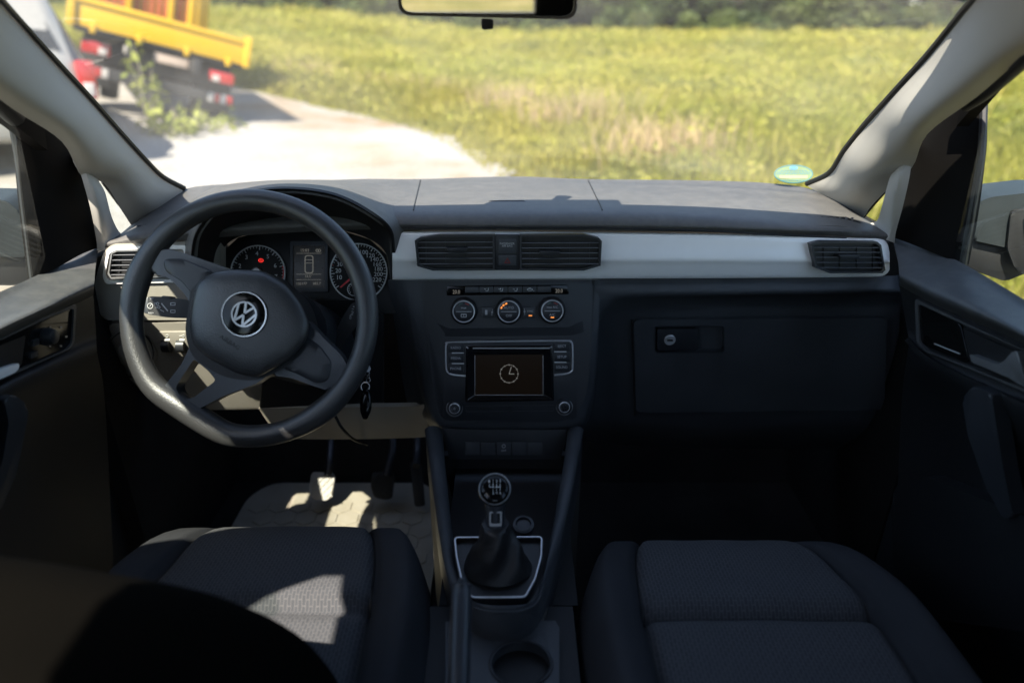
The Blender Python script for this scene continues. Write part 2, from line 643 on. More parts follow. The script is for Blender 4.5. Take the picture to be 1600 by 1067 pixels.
# ------------------------------------------------------------------ grass
def blade_mat(name):
    m, n, l, b = new_mat(name)
    b.inputs['Roughness'].default_value = .8; b.inputs['Specular IOR Level'].default_value = .15
    at = n.new('ShaderNodeAttribute'); at.attribute_name = 'tint'
    l.new(at.outputs['Color'], b.inputs['Base Color'])
    tl = n.new('ShaderNodeBsdfTranslucent'); l.new(at.outputs['Color'], tl.inputs[0])
    ms = n.new('ShaderNodeMixShader'); ms.inputs[0].default_value = .5
    l.new(b.outputs[0], ms.inputs[1]); l.new(tl.outputs[0], ms.inputs[2]); l.new(ms.outputs[0], n['Material Output'].inputs[0])
    return m

def noise2(x, y, s, ph=0.0):
    v = 0
    for k, (a, b_) in enumerate(((1, .7), (-.6, 1.1), (1.3, -.4), (.4, 1.5))):
        v = v + np.sin((x * a + y * b_) * s * (1 + .37 * k) + ph + 1.9 * k)
    return v / 4

def blades(name, x, y, h, w, cols, lean=.6):
    n_ = len(x)
    z = gz(x, y)
    an = rng.uniform(0, 2 * np.pi, n_)
    dx, dy = np.cos(an) * w / 2, np.sin(an) * w / 2
    la = rng.uniform(0, 2 * np.pi, n_); ll = h * rng.uniform(.05, lean, n_)
    tx, ty = np.cos(la) * ll, np.sin(la) * ll
    v = np.zeros((n_, 5, 3))
    v[:, 0] = np.stack([x - dx, y - dy, z - .02], 1)
    v[:, 1] = np.stack([x + dx, y + dy, z - .02], 1)
    v[:, 2] = np.stack([x + dx * .8 + tx * .35, y + dy * .8 + ty * .35, z + h * .6], 1)
    v[:, 3] = np.stack([x - dx * .8 + tx * .35, y - dy * .8 + ty * .35, z + h * .6], 1)
    v[:, 4] = np.stack([x + tx, y + ty, z + h], 1)
    base = np.arange(n_) * 5
    me = bpy.data.meshes.new(name)
    me.vertices.add(n_ * 5); me.vertices.foreach_set('co', v.ravel())
    loops = np.stack([base, base + 1, base + 2, base + 3, base + 3, base + 2, base + 4], 1).ravel()
    me.loops.add(len(loops)); me.loops.foreach_set('vertex_index', loops.astype(np.int32))
    st = np.stack([np.arange(n_) * 7, np.arange(n_) * 7 + 4], 1).ravel()
    me.polygons.add(n_ * 2); me.polygons.foreach_set('loop_start', st.astype(np.int32))
    me.update(calc_edges=True); me.validate()
    at = me.color_attributes.new('tint', 'FLOAT_COLOR', 'POINT')
    c = np.ones((n_, 5, 4)); c[:, :, :3] = cols[:, None, :]
    at.data.foreach_set('color', c.ravel())
    return me

def scatter(n_, y0, y1, wide):
    y = np.sqrt(rng.uniform(y0 ** 2, y1 ** 2, n_))
    x = rng.uniform(-1, 1, n_) * (y * wide + 2)
    return x, y

def off_track(x, y, m=0.0):
    k = (x > edge_x(y) + m) | (y > 16.2)
    return k

GREEN = np.array([.235, .25, .045]); OLIVE = np.array([.36, .325, .065]); STRAW = np.array([.48, .36, .21]); DEEP = np.array([.15, .175, .065])
def grass_cols(x, y, straw):
    n_ = len(x)
    t = np.clip(.5 + .55 * noise2(x, y, .35) + .25 * noise2(x, y, 1.5, 2) + rng.normal(0, .18, n_), 0, 1)[:, None]
    c = GREEN * (1 - t) + OLIVE * t
    d = np.clip(noise2(x, y, .7, 5) * 1.6 - .55, 0, .8)[:, None]
    c = c * (1 - d) + DEEP * d
    s = np.clip(straw + rng.normal(0, .12, n_), 0, 1)[:, None]
    c = c * (1 - s) + STRAW * s
    return c * rng.uniform(.8, 1.2, n_)[:, None]

x1, y1 = scatter(120000, 1.0, 17, .86)
x2, y2 = scatter(70000, 15, 34, .84)
x3, y3 = scatter(46000, 32, 62, .82)
x = np.concatenate([x1, x2, x3]); y = np.concatenate([y1, y2, y3])
k = off_track(x, y, -.22) & ~((np.abs(x) < 1.25) & (y < 4.5)) & (np.hypot(x, y) > 1.3)
x, y = x[k], y[k]
ed = np.clip((x - edge_x(y)) / 2.2, 0, 1); ed = np.where(y > 16, 1, ed)
h = (.07 + .30 * ed) * rng.uniform(.6, 1.25, len(x)) * (1 + .35 * noise2(x, y, .8, 1)) * np.where(y > 30, 1.3, 1)
w = (.013 + .0016 * y) * rng.uniform(.7, 1.5, len(x))
straw = .04 + .16 * np.clip(noise2(x, y, 1.1, 3) * 1.7 - .62, 0, 1) * np.exp(-((x - edge_x(y) - 1.8) / 2.2) ** 2) * (y < 17)
gr = obj('meadow_grass', blades('meadow_grass', x, y, h, w, grass_cols(x, y, straw)), blade_mat('grass blades'), smooth=False)
gr['kind'] = 'stuff'; gr['label'] = 'tall yellow green meadow grass growing across the field'; gr['category'] = 'grass'

# broad leaves of the meadow herbs between the blades
x1, y1 = scatter(100000, 2.0, 20, .86); x2, y2 = scatter(80000, 18, 55, .83)
x = np.concatenate([x1, x2]); y = np.concatenate([y1, y2])
k = off_track(x, y, .5) & ~((np.abs(x) < 1.4) & (y < 4.5))
x, y = x[k], y[k]
n_ = len(x)
zc = gz(x, y) + (.06 + .38 * np.clip((x - edge_x(y)) / 2.5, .1, 1)) * rng.uniform(.3, 1.25, n_) * (1 + .4 * noise2(x, y, .9, 4)) * np.where(y > 30, 1.3, 1)
c0 = np.stack([x, y, zc], 1)
a_ = rng.normal(size=(n_, 3)) * [1, 1, .35]; a_ /= np.linalg.norm(a_, axis=1)[:, None]
b_ = np.cross(a_, rng.normal(size=(n_, 3)) * .5 + [0, 0, 1]); b_ /= np.linalg.norm(b_, axis=1)[:, None]
s_ = ((.012 + .0021 * y) * rng.uniform(.5, 1.6, n_))[:, None]
vv = np.stack([c0 - a_ * s_, c0 + b_ * s_ * .5, c0 + a_ * s_, c0 - b_ * s_ * .5], 1)
me = bpy.data.meshes.new('meadow_herbs')
me.vertices.add(n_ * 4); me.vertices.foreach_set('co', vv.ravel())
me.loops.add(n_ * 4); me.loops.foreach_set('vertex_index', np.arange(n_ * 4, dtype=np.int32))
me.polygons.add(n_); me.polygons.foreach_set('loop_start', np.arange(0, n_ * 4, 4, dtype=np.int32))
me.update(calc_edges=True)
at = me.color_attributes.new('tint', 'FLOAT_COLOR', 'POINT')
cc = np.ones((n_, 4, 4)); cc[:, :, :3] = (grass_cols(x, y, np.full(n_, .06)) * 1.1)[:, None, :]
at.data.foreach_set('color', cc.ravel())
hb_ = obj('meadow_herbs', me, blade_mat('herb leaves'), smooth=False)
hb_['kind'] = 'stuff'; hb_['label'] = 'broad leaved green herbs growing among the meadow grass'; hb_['category'] = 'herbs'

# straw-coloured tufts near the track
tx, ty, th = [], [], []
for px, py, sz in [(800, 188, .8), (912, 215, 1.0), (870, 210, .6), (650, 165, .7), (690, 168, .6), (495, 138, .7), (455, 135, .6), (575, 150, .6), (722, 160, .5), (1010, 262, .7), (760, 178, .5), (1070, 262, .7), (930, 205, .6), (980, 235, .5), (620, 158, .5)]:
    c = PG(px, py)
    n_ = int(190 * sz)
    tx.append(rng.normal(c.x, .22 * sz + .12, n_)); ty.append(rng.normal(c.y, .25, n_)); th.append(rng.uniform(.35, .75, n_) * (.5 + .5 * sz))
x = np.concatenate(tx); y = np.concatenate(ty); h = np.concatenate(th)
cols = STRAW * rng.uniform(.8, 1.35, len(x))[:, None]
dg = obj('dry_grass', blades('dry_grass', x, y, h, np.full(len(x), .02), cols, .5), blade_mat('straw blades'), smooth=False)
dg['kind'] = 'stuff'; dg['label'] = 'pale dry straw tufts along the bend of the gravel track'; dg['category'] = 'dry grass'

# ------------------------------------------------------------------ trees and shrubs
def leaf_mat(name, c1, c2):
    m, n, l, b = new_mat(name)
    b.inputs['Roughness'].default_value = .6; b.inputs['Specular IOR Level'].default_value = .25
    at = n.new('ShaderNodeAttribute'); at.attribute_name = 'tint'
    r = ramp(n, l, at.outputs['Fac'], [(0, c1), (1, c2)])
    l.new(r.outputs[0], b.inputs['Base Color'])
    tl = n.new('ShaderNodeBsdfTranslucent'); l.new(r.outputs[0], tl.inputs[0])
    ms = n.new('ShaderNodeMixShader'); ms.inputs[0].default_value = .3
    l.new(b.outputs[0], ms.inputs[1]); l.new(tl.outputs[0], ms.inputs[2]); l.new(ms.outputs[0], n['Material Output'].inputs[0])
    return m

def leaf_cloud(name, clumps, n_, size):
    """leaf quads through a set of ellipsoid clumps (x, y, z, rx, ry, rz)"""
    cl = np.array(clumps)
    wt = cl[:, 3] * cl[:, 4] * cl[:, 5]; wt = wt ** .75 / (wt ** .75).sum()
    ci = rng.choice(len(cl), n_, p=wt)
    d = rng.normal(size=(n_, 3)); d /= np.linalg.norm(d, axis=1)[:, None]
    rr = rng.uniform(.45, 1.05, n_) ** .6
    c = cl[ci, :3] + d * rr[:, None] * cl[ci, 3:]
    a = rng.normal(size=(n_, 3)); a /= np.linalg.norm(a, axis=1)[:, None]
    b_ = np.cross(a, rng.normal(size=(n_, 3))); b_ /= np.linalg.norm(b_, axis=1)[:, None]
    s = size * rng.uniform(.5, 1.4, n_)[:, None]
    v = np.stack([c - a * s, c + b_ * s * .45, c + a * s, c - b_ * s * .45], 1)
    me = bpy.data.meshes.new(name)
    me.vertices.add(n_ * 4); me.vertices.foreach_set('co', v.ravel())
    me.loops.add(n_ * 4); me.loops.foreach_set('vertex_index', np.arange(n_ * 4, dtype=np.int32))
    me.polygons.add(n_); me.polygons.foreach_set('loop_start', np.arange(0, n_ * 4, 4, dtype=np.int32))
    me.update(calc_edges=True)
    at = me.color_attributes.new('tint', 'FLOAT_COLOR', 'POINT')
    cc = np.repeat(np.clip(rng.normal(.5, .25, n_) + (ci % 5 - 2) * .1, 0, 1), 4)
    at.data.foreach_set('color', np.stack([cc, cc, cc, np.ones_like(cc)], 1).ravel())
    return me

bark = plastic('tree bark', (.07, .055, .04), .9, .8, 30, .3, .1)
LM = [leaf_mat('dark leaves', (.022, .040, .012), (.075, .105, .028)), leaf_mat('mid green leaves', (.05, .075, .018), (.13, .16, .04)), leaf_mat('pale shrub leaves', (.05, .07, .018), (.12, .135, .042))]

def tree_proto(name, h, spread, lm, n_, low):
    root = thing(name, '', 'tree', (0, 0, 0), 'trees along the far edge of the meadow')
    bm = bmesh.new()
    tube([V((0, 0, -.2)), V((.1, .05, h * .25)), V((-.05, .1, h * .5)), V((.1, 0, h * .8))], [.22, .17, .12, .04], 8, bm=bm)
    cl = []
    for k in range(9):
        an = rng.uniform(0, 6.28); z0 = h * rng.uniform(.15, .55); L = spread * rng.uniform(.5, .9)
        e = V((math.cos(an) * L, math.sin(an) * L, z0 + h * rng.uniform(.05, .25)))
        tube([V((0, 0, z0)), V((e.x * .5, e.y * .5, z0 + .3)), e], [.09, .06, .02], 6, bm=bm)
    obj('trunk', bm, bark, root)
    for k in range(38):
        an = rng.uniform(0, 6.28); q = rng.uniform(0, 1) ** 1.5
        z = h * (low + (1 - low) * q)
        L = spread * rng.uniform(.2, .9) * (1 - .55 * max(0, q - .4))
        r = rng.uniform(.5, 1.1)
        cl.append((math.cos(an) * L, math.sin(an) * L, z, r * 1.2, r * 1.2, r * .8))
    obj('crown', leaf_cloud('crown', cl, n_, .21), lm, root, smooth=False)
    return root

protos = [tree_proto('broadleaf_tree', 8.5, 3.4, LM[0], 9000, .06), tree_proto('broadleaf_tree', 7.5, 3.4, LM[1], 9000, .05), tree_proto('broadleaf_tree', 9.5, 3.6, LM[0], 9000, .08)]
ORD = ['leftmost', 'second from the left', 'third from the left', 'fourth from the left', 'fifth from the left', 'sixth from the left', 'seventh from the left', 'eighth from the left', 'ninth from the left', 'tenth from the left']
def zone(x, y):
    px = 800 + FPX * x / (y * CP)
    for lim, w in ((120, 'behind the parked car'), (400, 'behind the yellow truck'), (620, 'between truck and mirror'), (910, 'behind the rear-view mirror'), (1120, 'just right of the mirror'), (1330, 'midway between mirror and right pillar'), (1520, 'beside the right pillar')):
        if px < lim:
            return w
    return 'beyond the right pillar'
ZONES = {}
def zone_labels():
    for (z_, what, tail), l_ in ZONES.items():
        l_.sort(key=lambda o: o.location.x / o.location.y)
        for k, o in enumerate(l_):
            o['label'] = (what + ' ' + z_ + tail) if len(l_) == 1 else (what + ' ' + z_ + tail + ', ' + ORD[k])
spots = []
for k in range(18):
    spots.append((-40 + k * 4.7 + rng.uniform(-1.2, 1.2), 54 + rng.uniform(-2, 3), k % 3))
for k in range(17):
    spots.append((-46 + k * 5.8 + rng.uniform(-1.5, 1.5), 60 + rng.uniform(-2, 3), (k + 1) % 3))
for k, (tx_, ty_, p) in enumerate(spots):
    front = ty_ < 57.5
    r = protos[p] if k == p and k < 3 else copy_tree(protos[p])
    r.location = (tx_, ty_, float(gz(tx_, ty_)))
    r.rotation_euler = (0, 0, rng.uniform(0, 6.28))
    s = rng.uniform(.85, 1.25); r.scale = (s, s, s)
    ZONES.setdefault((zone(tx_, ty_), ('dark' if p != 1 else 'lighter green') + ' tree', ' in the front row' if front else ' in the back row'), []).append(r)

def shrub_proto(h, lm, n_):
    root = thing('shrub', '', 'shrub', (0, 0, 0), 'shrubs in front of the far trees')
    bm = bmesh.new()
    for k in range(6):
        an = k * 1.05
        tube([V((0, 0, -.1)), V((math.cos(an) * .3, math.sin(an) * .3, h * .4)), V((math.cos(an) * .8, math.sin(an) * .8, h * .85))], [.05, .035, .01], 6, bm=bm)
    obj('stems', bm, bark, root)
    cl = []
    for k in range(14):
        an = rng.uniform(0, 6.28); q = rng.uniform(0, 1)
        L = rng.uniform(.1, 1.3) * (1 - .5 * q)
        cl.append((math.cos(an) * L, math.sin(an) * L, h * (.1 + .75 * q), .55, .55, .5))
    obj('foliage', leaf_cloud('foliage', cl, n_, .13), lm, root, smooth=False)
    return root
sprot = [shrub_proto(2.2, LM[2], 3600), shrub_proto(1.9, LM[1], 3600)]
for k in range(26):
    sx = -36 + k * 2.95 + rng.uniform(-.9, .9); sy = 47.5 + rng.uniform(-1.5, 2.5)
    p = 0 if (sx > 18 or k % 3 == 0) else 1
    r = sprot[p] if (p == 0 and not sprot[0].get('used')) or (p == 1 and not sprot[1].get('used')) else copy_tree(sprot[p])
    sprot[p]['used'] = 1
    r.location = (sx, sy, float(gz(sx, sy)))
    r.rotation_euler = (0, 0, rng.uniform(0, 6.28))
    s = rng.uniform(.7, 1.25) * (1.25 if sx > 16 else .8); r.scale = (s, s, s)
    ZONES.setdefault((zone(sx, sy), 'pale green bush' if p == 0 else 'mid green bush', ''), []).append(r)
zone_labels()
for o in list(bpy.data.objects):
    if 'used' in o.keys():
        del o['used']

# the wood behind the first rows of trees reads as one mass
cl = [(x_, 68 + rng.uniform(-3, 6), rng.uniform(.5, 9), 2.2, 1.6, 1.8) for x_ in np.linspace(-66, 66, 120) for q in range(2)]
wd = obj('far_wood', leaf_cloud('far_wood', cl, 42000, .42), LM[0], smooth=False)
wd['kind'] = 'stuff'; wd['label'] = 'dense dark wood closing the view behind the tree rows'; wd['category'] = 'wood'

# ------------------------------------------------------------------ yellow truck
YEL = simple('yellow truck paint', (.56, .335, .010), .4, 0, 0, .5, .3)
ORA = simple('orange red paint', (.45, .11, .04), .5)
DK = simple('dark chassis paint', (.022, .022, .024), .6)
TYRE = plastic('tyre rubber', (.022, .022, .022), .8, .5, 80, .2, .2)
RIM = simple('grey wheel rim', (.32, .32, .33), .4, .6)
TAIL = simple('red tail light lens', (.36, .012, .012), .2, 0, 0, .5, .5)
TAILW = simple('white reflector', (.45, .42, .40), .3)
PLATE = simple('worn number plate', (.42, .33, .27), .5)

rp = PG(345, 190)
tk_rot = (R(-1), R(15.5), R(29))
truck = thing('tipper_truck', 'yellow drop side tipper truck seen from behind on the gravel track', 'truck', (0, 0, 0))
def bx(name, c, s, mat, parent, bev=.015, rot=None):
    return obj(name, box(bmesh.new(), c, s, rot, bev), mat, parent)
# local frame: x right, y forward, z up, origin on the ground under the right rear wheel
W2 = 2.16
cx = -.86
tg = bx('tailgate', (cx, -.78, .91), (W2 + .10, .05, .30), YEL, truck)
for hx in (-.85, -.3, .3, .85):
    obj('hinge', box(bmesh.new(), (cx + hx, -.82, .76), (.07, .06, .10), None, .01), YEL, tg)
obj('ridge', box(bmesh.new(), (cx, -.815, 1.03), (W2 + .06, .03, .05), None, .01), YEL, tg)
for sx in (-1, 1):
    bx('side_board', (cx + sx * (W2 / 2 + .025), .85, .91), (.05, 3.2, .30), YEL, truck)
    bx('corner_post', (cx + sx * (W2 / 2 + .02), -.79, .92), (.09, .10, .36), YEL, truck)
bx('bed_floor', (cx, .85, .74), (W2, 3.25, .07), DK, truck)
# cage behind the cab, bars one by one
for kx in (-1.05, -.35, .30, .62):
    bx('cage_post', (cx + kx, 2.42, 1.75), (.09, .08, 1.6), YEL, truck)
bx('cage_rail', (cx - .22, 2.42, 2.5), (1.8, .09, .09), YEL, truck)
bar0 = bx('cage_bar', (cx - 1.0, 2.50, 1.7), (.055, .03, 1.4), ORA, truck, .004)
for k in range(1, 15):
    dup(bar0, (k * .112, 0, 0), truck)
cab = bx('cab', (cx, 3.3, 1.35), (1.9, 1.5, 1.6), YEL, truck, .12)
obj('rear_window', box(bmesh.new(), (cx, 2.545, 1.75), (1.3, .02, .5), None, .005), M['gloss'], cab)
bx('chassis_rail', (cx - .4, 1.0, .62), (.09, 4.6, .16), DK, truck)
bx('chassis_rail', (cx + .4, 1.0, .62), (.09, 4.6, .16), DK, truck)
bx('rear_panel', (cx, -.52, .56), (1.9, .05, .30), DK, truck)
bp_ = bx('rear_bumper', (cx, -.70, .31), (2.0, .07, .13), DK, truck)
for sx in (-1, 1):
    for k in range(4):
        obj('warning_stripe', box(bmesh.new(), (cx + sx * (.68 + k * .085), -.74, .31), (.08, .01, .10), None, .002), TAIL if k % 2 else TAILW, bp_)
    tl = bx('tail_light', (cx + sx * .80, -.72, .56), (.34, .06, .13), TAIL, truck)
    obj('clear_lens', box(bmesh.new(), (cx + sx * .72, -.752, .54), (.10, .012, .07), None, .003), TAILW, tl)
    bx('mud_flap', (cx + sx * .80, -.32, .34), (.40, .03, .40), DK, truck, .004)
bx('number_plate', (cx + .12, -.735, .62), (.44, .02, .10), PLATE, truck, .004)
bx('work_lamp', (cx - .42, -.73, .62), (.11, .05, .09), TAILW, truck, .02)
def wheel(parent, c, r=.33, w=.24):
    fr = Frame(V(c), (1, 0, 0))
    def lat(prof):
        bm = bmesh.new(); rows = []
        for rr, hh in prof:
            rows.append([bm.verts.new(V(c) + V((hh, rr * math.cos(2 * math.pi * k / 28), rr * math.sin(2 * math.pi * k / 28)))) for k in range(28)])
        for a, b in zip(rows, rows[1:]):
            for i in range(28):
                bm.faces.new((a[i], a[(i + 1) % 28], b[(i + 1) % 28], b[i]))
        bm.faces.new(rows[0]); bm.faces.new(rows[-1])
        bmesh.ops.recalc_face_normals(bm, faces=bm.faces)
        return bm
    wh = obj('wheel', lat([(r * .62, -w / 2), (r * .93, -w / 2), (r, -w * .35), (r, w * .35), (r * .93, w / 2), (r * .62, w / 2)]), TYRE, parent)
    obj('wheel_rim', lat([(r * .60, -w * .52), (r * .5, -w * .4), (.06, -w * .42), (.05, w * .42), (r * .5, w * .4), (r * .60, w * .52)]), RIM, wh)
for sx in (-1, 1):
    for yy in (.10, 3.6):
        wheel(truck, (cx + sx * .86, yy, .33))
        if yy < 1:
            wheel(truck, (cx + sx * .60, yy, .33))
obj('axle', tube([V((cx - .8, .10, .33)), V((cx + .8, .10, .33))], .07), DK, truck)
truck.scale = (.88, .87, 1.06)
truck.location = (rp.x - .19, rp.y + .25, rp.z - .02)
truck.rotation_euler = tk_rot

# ------------------------------------------------------------------ pale car beside the truck
CARP = simple('silver beige car paint', (.36, .34, .31), .35, .25, 0, .5, .5)
suv = thing('parked_car', 'pale silver car with tall red tail light parked left of the yellow truck', 'car', (0, 0, 0))
def body_ring(y, zb, zs, zt, wb, wt):
    """section of the car at y: bottom, shoulder, roof heights; half widths"""
    pts = [(-wb * .96, zb), (-wb, zb + .12), (-wb, zs - .08), (-wb * .97, zs), (-wt - .05, zt - .22), (-wt, zt - .08), (-wt + .12, zt)]
    pts += [(-x_, z_) for x_, z_ in reversed(pts)]
    return [V((x_, y, z_)) for x_, z_ in pts]
rings_ = [body_ring(0.0, .42, .95, 1.02, .74, .62), body_ring(.05, .30, 1.0, 1.12, .82, .70), body_ring(.30, .27, 1.02, 1.58, .88, .64), body_ring(.65, .26, 1.02, 1.68, .90, .66), body_ring(2.2, .26, 1.0, 1.70, .91, .67), body_ring(2.9, .26, .98, 1.55, .90, .64), body_ring(3.45, .26, .96, 1.06, .89, .74), body_ring(4.3, .28, .86, .92, .84, .66), body_ring(4.45, .40, .76, .80, .74, .58)]
body = obj('body', rings_mesh(rings_), CARP, suv, angle=40)
def quad_plate(pts, n_off, th=.012):
    bm = bmesh.new()
    nrm = (V(pts[1]) - V(pts[0])).cross(V(pts[2]) - V(pts[0])).normalized()
    if nrm.dot(V(n_off)) < 0:
        nrm = -nrm
    add_prism(bm, [V(p) + nrm * th for p in pts], [V(p) - nrm * th for p in pts])
    return bm
GL = simple('dark car window', (.02, .022, .024), .05, 0, 0, .6)
for sx in (-1, 1):
    sw = obj('side_window', quad_plate([(sx * .885, .55, 1.06), (sx * .885, 1.2, 1.06), (sx * .72, 1.2, 1.50), (sx * .72, .75, 1.50)], (sx, 0, .3)), GL, suv)
    obj('side_window', quad_plate([(sx * .89, 1.3, 1.06), (sx * .89, 2.6, 1.06), (sx * .725, 2.35, 1.50), (sx * .725, 1.3, 1.50)], (sx, 0, .3)), GL, suv)
    tl = obj('tail_light', box(bmesh.new(), (sx * .79, .03, .86), (.15, .12, .34), None, .03), TAIL, suv)
    obj('clear_lens', box(bmesh.new(), (sx * .79, -.035, .78), (.09, .02, .12), None, .006), TAILW, tl)
    for yy in (.85, 3.6):
        wheel(suv, (sx * .82, yy, .32), .32, .21)
obj('rear_window', quad_plate([(-.62, .055, 1.10), (.62, .055, 1.10), (.52, .29, 1.50), (-.52, .29, 1.50)], (0, -1, .4), .02), GL, suv)
bx('rear_bumper', (0, -.04, .45), (1.6, .16, .22), CARP, suv, .05)
sp_ = PG(128, 178)
suv.rotation_euler = (0, R(5), R(42))
suv.location = (-4.62, 6.25, float(gz(-4.3, 6.8)))

# ------------------------------------------------------------------ weeds beside the truck
def weed(px, py, h, n_, label, spread=.16, lm=LM[2]):
    c = PG(px, py)
    root = thing('weed_plant', label, 'weed', (c.x, c.y, c.z), 'weeds growing beside the truck')
    bm = bmesh.new()
    cl = []
    for k in range(6):
        an = k * 1.1; e = V((math.cos(an) * spread, math.sin(an) * spread, h * (.55 + .45 * ((k * 7) % 5) / 4)))
        tube([V((0, 0, -.05)), V((e.x * .5, e.y * .5, e.z * .55)), e], [.012, .009, .003], 5, bm=bm)
        for q in (.35, .6, .8, 1.0):
            cl.append((e.x * q, e.y * q, e.z * q, .09, .09, .11))
    obj('stems', bm, LM[2] if False else M['mat'], root, local=True)
    obj('leaves', leaf_cloud('leaves', cl, n_, .055), lm, root, smooth=False, local=True)
weedm = leaf_mat('weed leaves', (.16, .19, .035), (.30, .32, .07))
weed(243, 212, .95, 110, 'tall bright green weed growing in front of the truck', .13, weedm)
weed(285, 210, .30, 130, 'low leafy weed right of the tall weed', .35, weedm)
weed(330, 205, .2, 110, 'lowest spreading weed in front of the truck wheel', .4, weedm)
weed(262, 216, .32, 100, 'bushy weed at the foot of the tall weed', .25, weedm)
# ================================================================== the car we sit in
def pts(l):
    return [P(*p) for p in l]

# ------------------------------------------------------------------ body shell: pillars, glass, roof, floor
car = thing('car_body', 'grey car body shell framing the windscreen with pale pillar trim', 'car', (0, .3, .30))
lp = [[(-120, -130, .70), (-150, -60, .66), (-190, 10, .62), (-230, 60, .62)],
      [(0, 8, .92), (-25, 42, .865), (-50, 85, .83), (-66, 112, .84)],
      [(80, 96, 1.02), (58, 122, .965), (38, 150, .935), (22, 172, .945)],
      [(140, 160, 1.10), (125, 178, 1.045), (110, 200, 1.015), (97, 222, 1.03)],
      [(190, 216, 1.17), (172, 234, 1.115), (152, 254, 1.09), (128, 276, 1.105)],
      [(225, 254, 1.22), (207, 266, 1.175), (186, 277, 1.155), (163, 287, 1.16)],
      [(252, 280, 1.275), (240, 296, 1.235), (222, 314, 1.21), (190, 329, 1.20)],
      [(286, 298, 1.325), (268, 315, 1.295), (245, 335, 1.265), (207, 355, 1.235)]]
pl = obj('pillar_trim', loft([pts(r) for r in lp], 5, 5, .012), M['pillar'], car)
leg = [[(114, 205, 1.20), (130, 225, 1.20), (150, 245, 1.22)],
       [(120, 246, 1.12), (134, 259, 1.12), (152, 277, 1.14)],
       [(128, 278, 1.10), (144, 288, 1.098), (164, 300, 1.125)],
       [(141, 325, 1.105), (158, 335, 1.11), (175, 340, 1.14)],
       [(150, 372, 1.125), (168, 374, 1.13), (190, 366, 1.17)],
       [(152, 392, 1.13), (175, 388, 1.13), (215, 372, 1.18)]]
obj('pillar_leg', loft([pts(r) for r in leg], 4, 4, .010), M['pillar'], pl)
rpw = [[(1650, -140, .70), (1695, -80, .66), (1735, -20, .62), (1770, 20, .62)],
       [(1526, 0, .92), (1562, 28, .865), (1597, 58, .83), (1618, 78, .84)],
       [(1455, 87, 1.02), (1480, 112, .965), (1503, 135, .935), (1526, 152, .945)],
       [(1392, 156, 1.10), (1412, 176, 1.045), (1432, 194, 1.015), (1449, 210, 1.03)],
       [(1352, 200, 1.17), (1375, 218, 1.115), (1398, 238, 1.09), (1425, 262, 1.105)],
       [(1320, 240, 1.22), (1336, 260, 1.175), (1356, 280, 1.155), (1384, 299, 1.16)],
       [(1297, 274, 1.275), (1313, 292, 1.235), (1333, 308, 1.21), (1362, 322, 1.20)],
       [(1262, 291, 1.325), (1288, 308, 1.295), (1314, 326, 1.265), (1346, 343, 1.235)]]
pr = obj('pillar_trim', loft([pts(r) for r in rpw], 5, 5, .012), M['pillar'], car)
legr = [[(1428, 200, 1.20), (1414, 215, 1.20), (1398, 235, 1.22)],
        [(1424, 244, 1.12), (1410, 250, 1.12), (1394, 265, 1.14)],
        [(1422, 272, 1.10), (1405, 277, 1.098), (1387, 288, 1.125)],
        [(1412, 318, 1.105), (1396, 322, 1.11), (1377, 326, 1.14)],
        [(1400, 362, 1.125), (1388, 362, 1.13), (1369, 346, 1.17)],
        [(1398, 380, 1.13), (1380, 372, 1.13), (1346, 350, 1.18)]]
obj('pillar_leg', loft([pts(r) for r in legr], 4, 4, .010), M['pillar'], pr)
# black edge of the glass along each pillar
gl_left = [P(*r[0]) for r in lp]; gl_right = [P(*r[0]) for r in rpw]
for e in (gl_left, gl_right):
    pth = [p + V((0, .006, .003)) for p in cr(e, 5)]
    obj('glass_seal', tube(pth, .005, 8), M['rubber'], car)
# windscreen: edge points follow the pillars, the middle bows forward
ws_rows = []
for a, b in zip(gl_left, gl_right):
    row = []
    for k in range(9):
        t = k / 8
        p = a.lerp(b, t)
        bow = 1 - (2 * t - 1) ** 2
        p = p + V((0, .010 + .135 * bow, .006 + .012 * bow))
        row.append(p)
    ws_rows.append(row)
low = [p + V((0, .05, -.035)) for p in ws_rows[-1]]
ws_rows.append(low)
obj('windscreen', loft(ws_rows, 3, 3, 0.0), M['glass'], car)
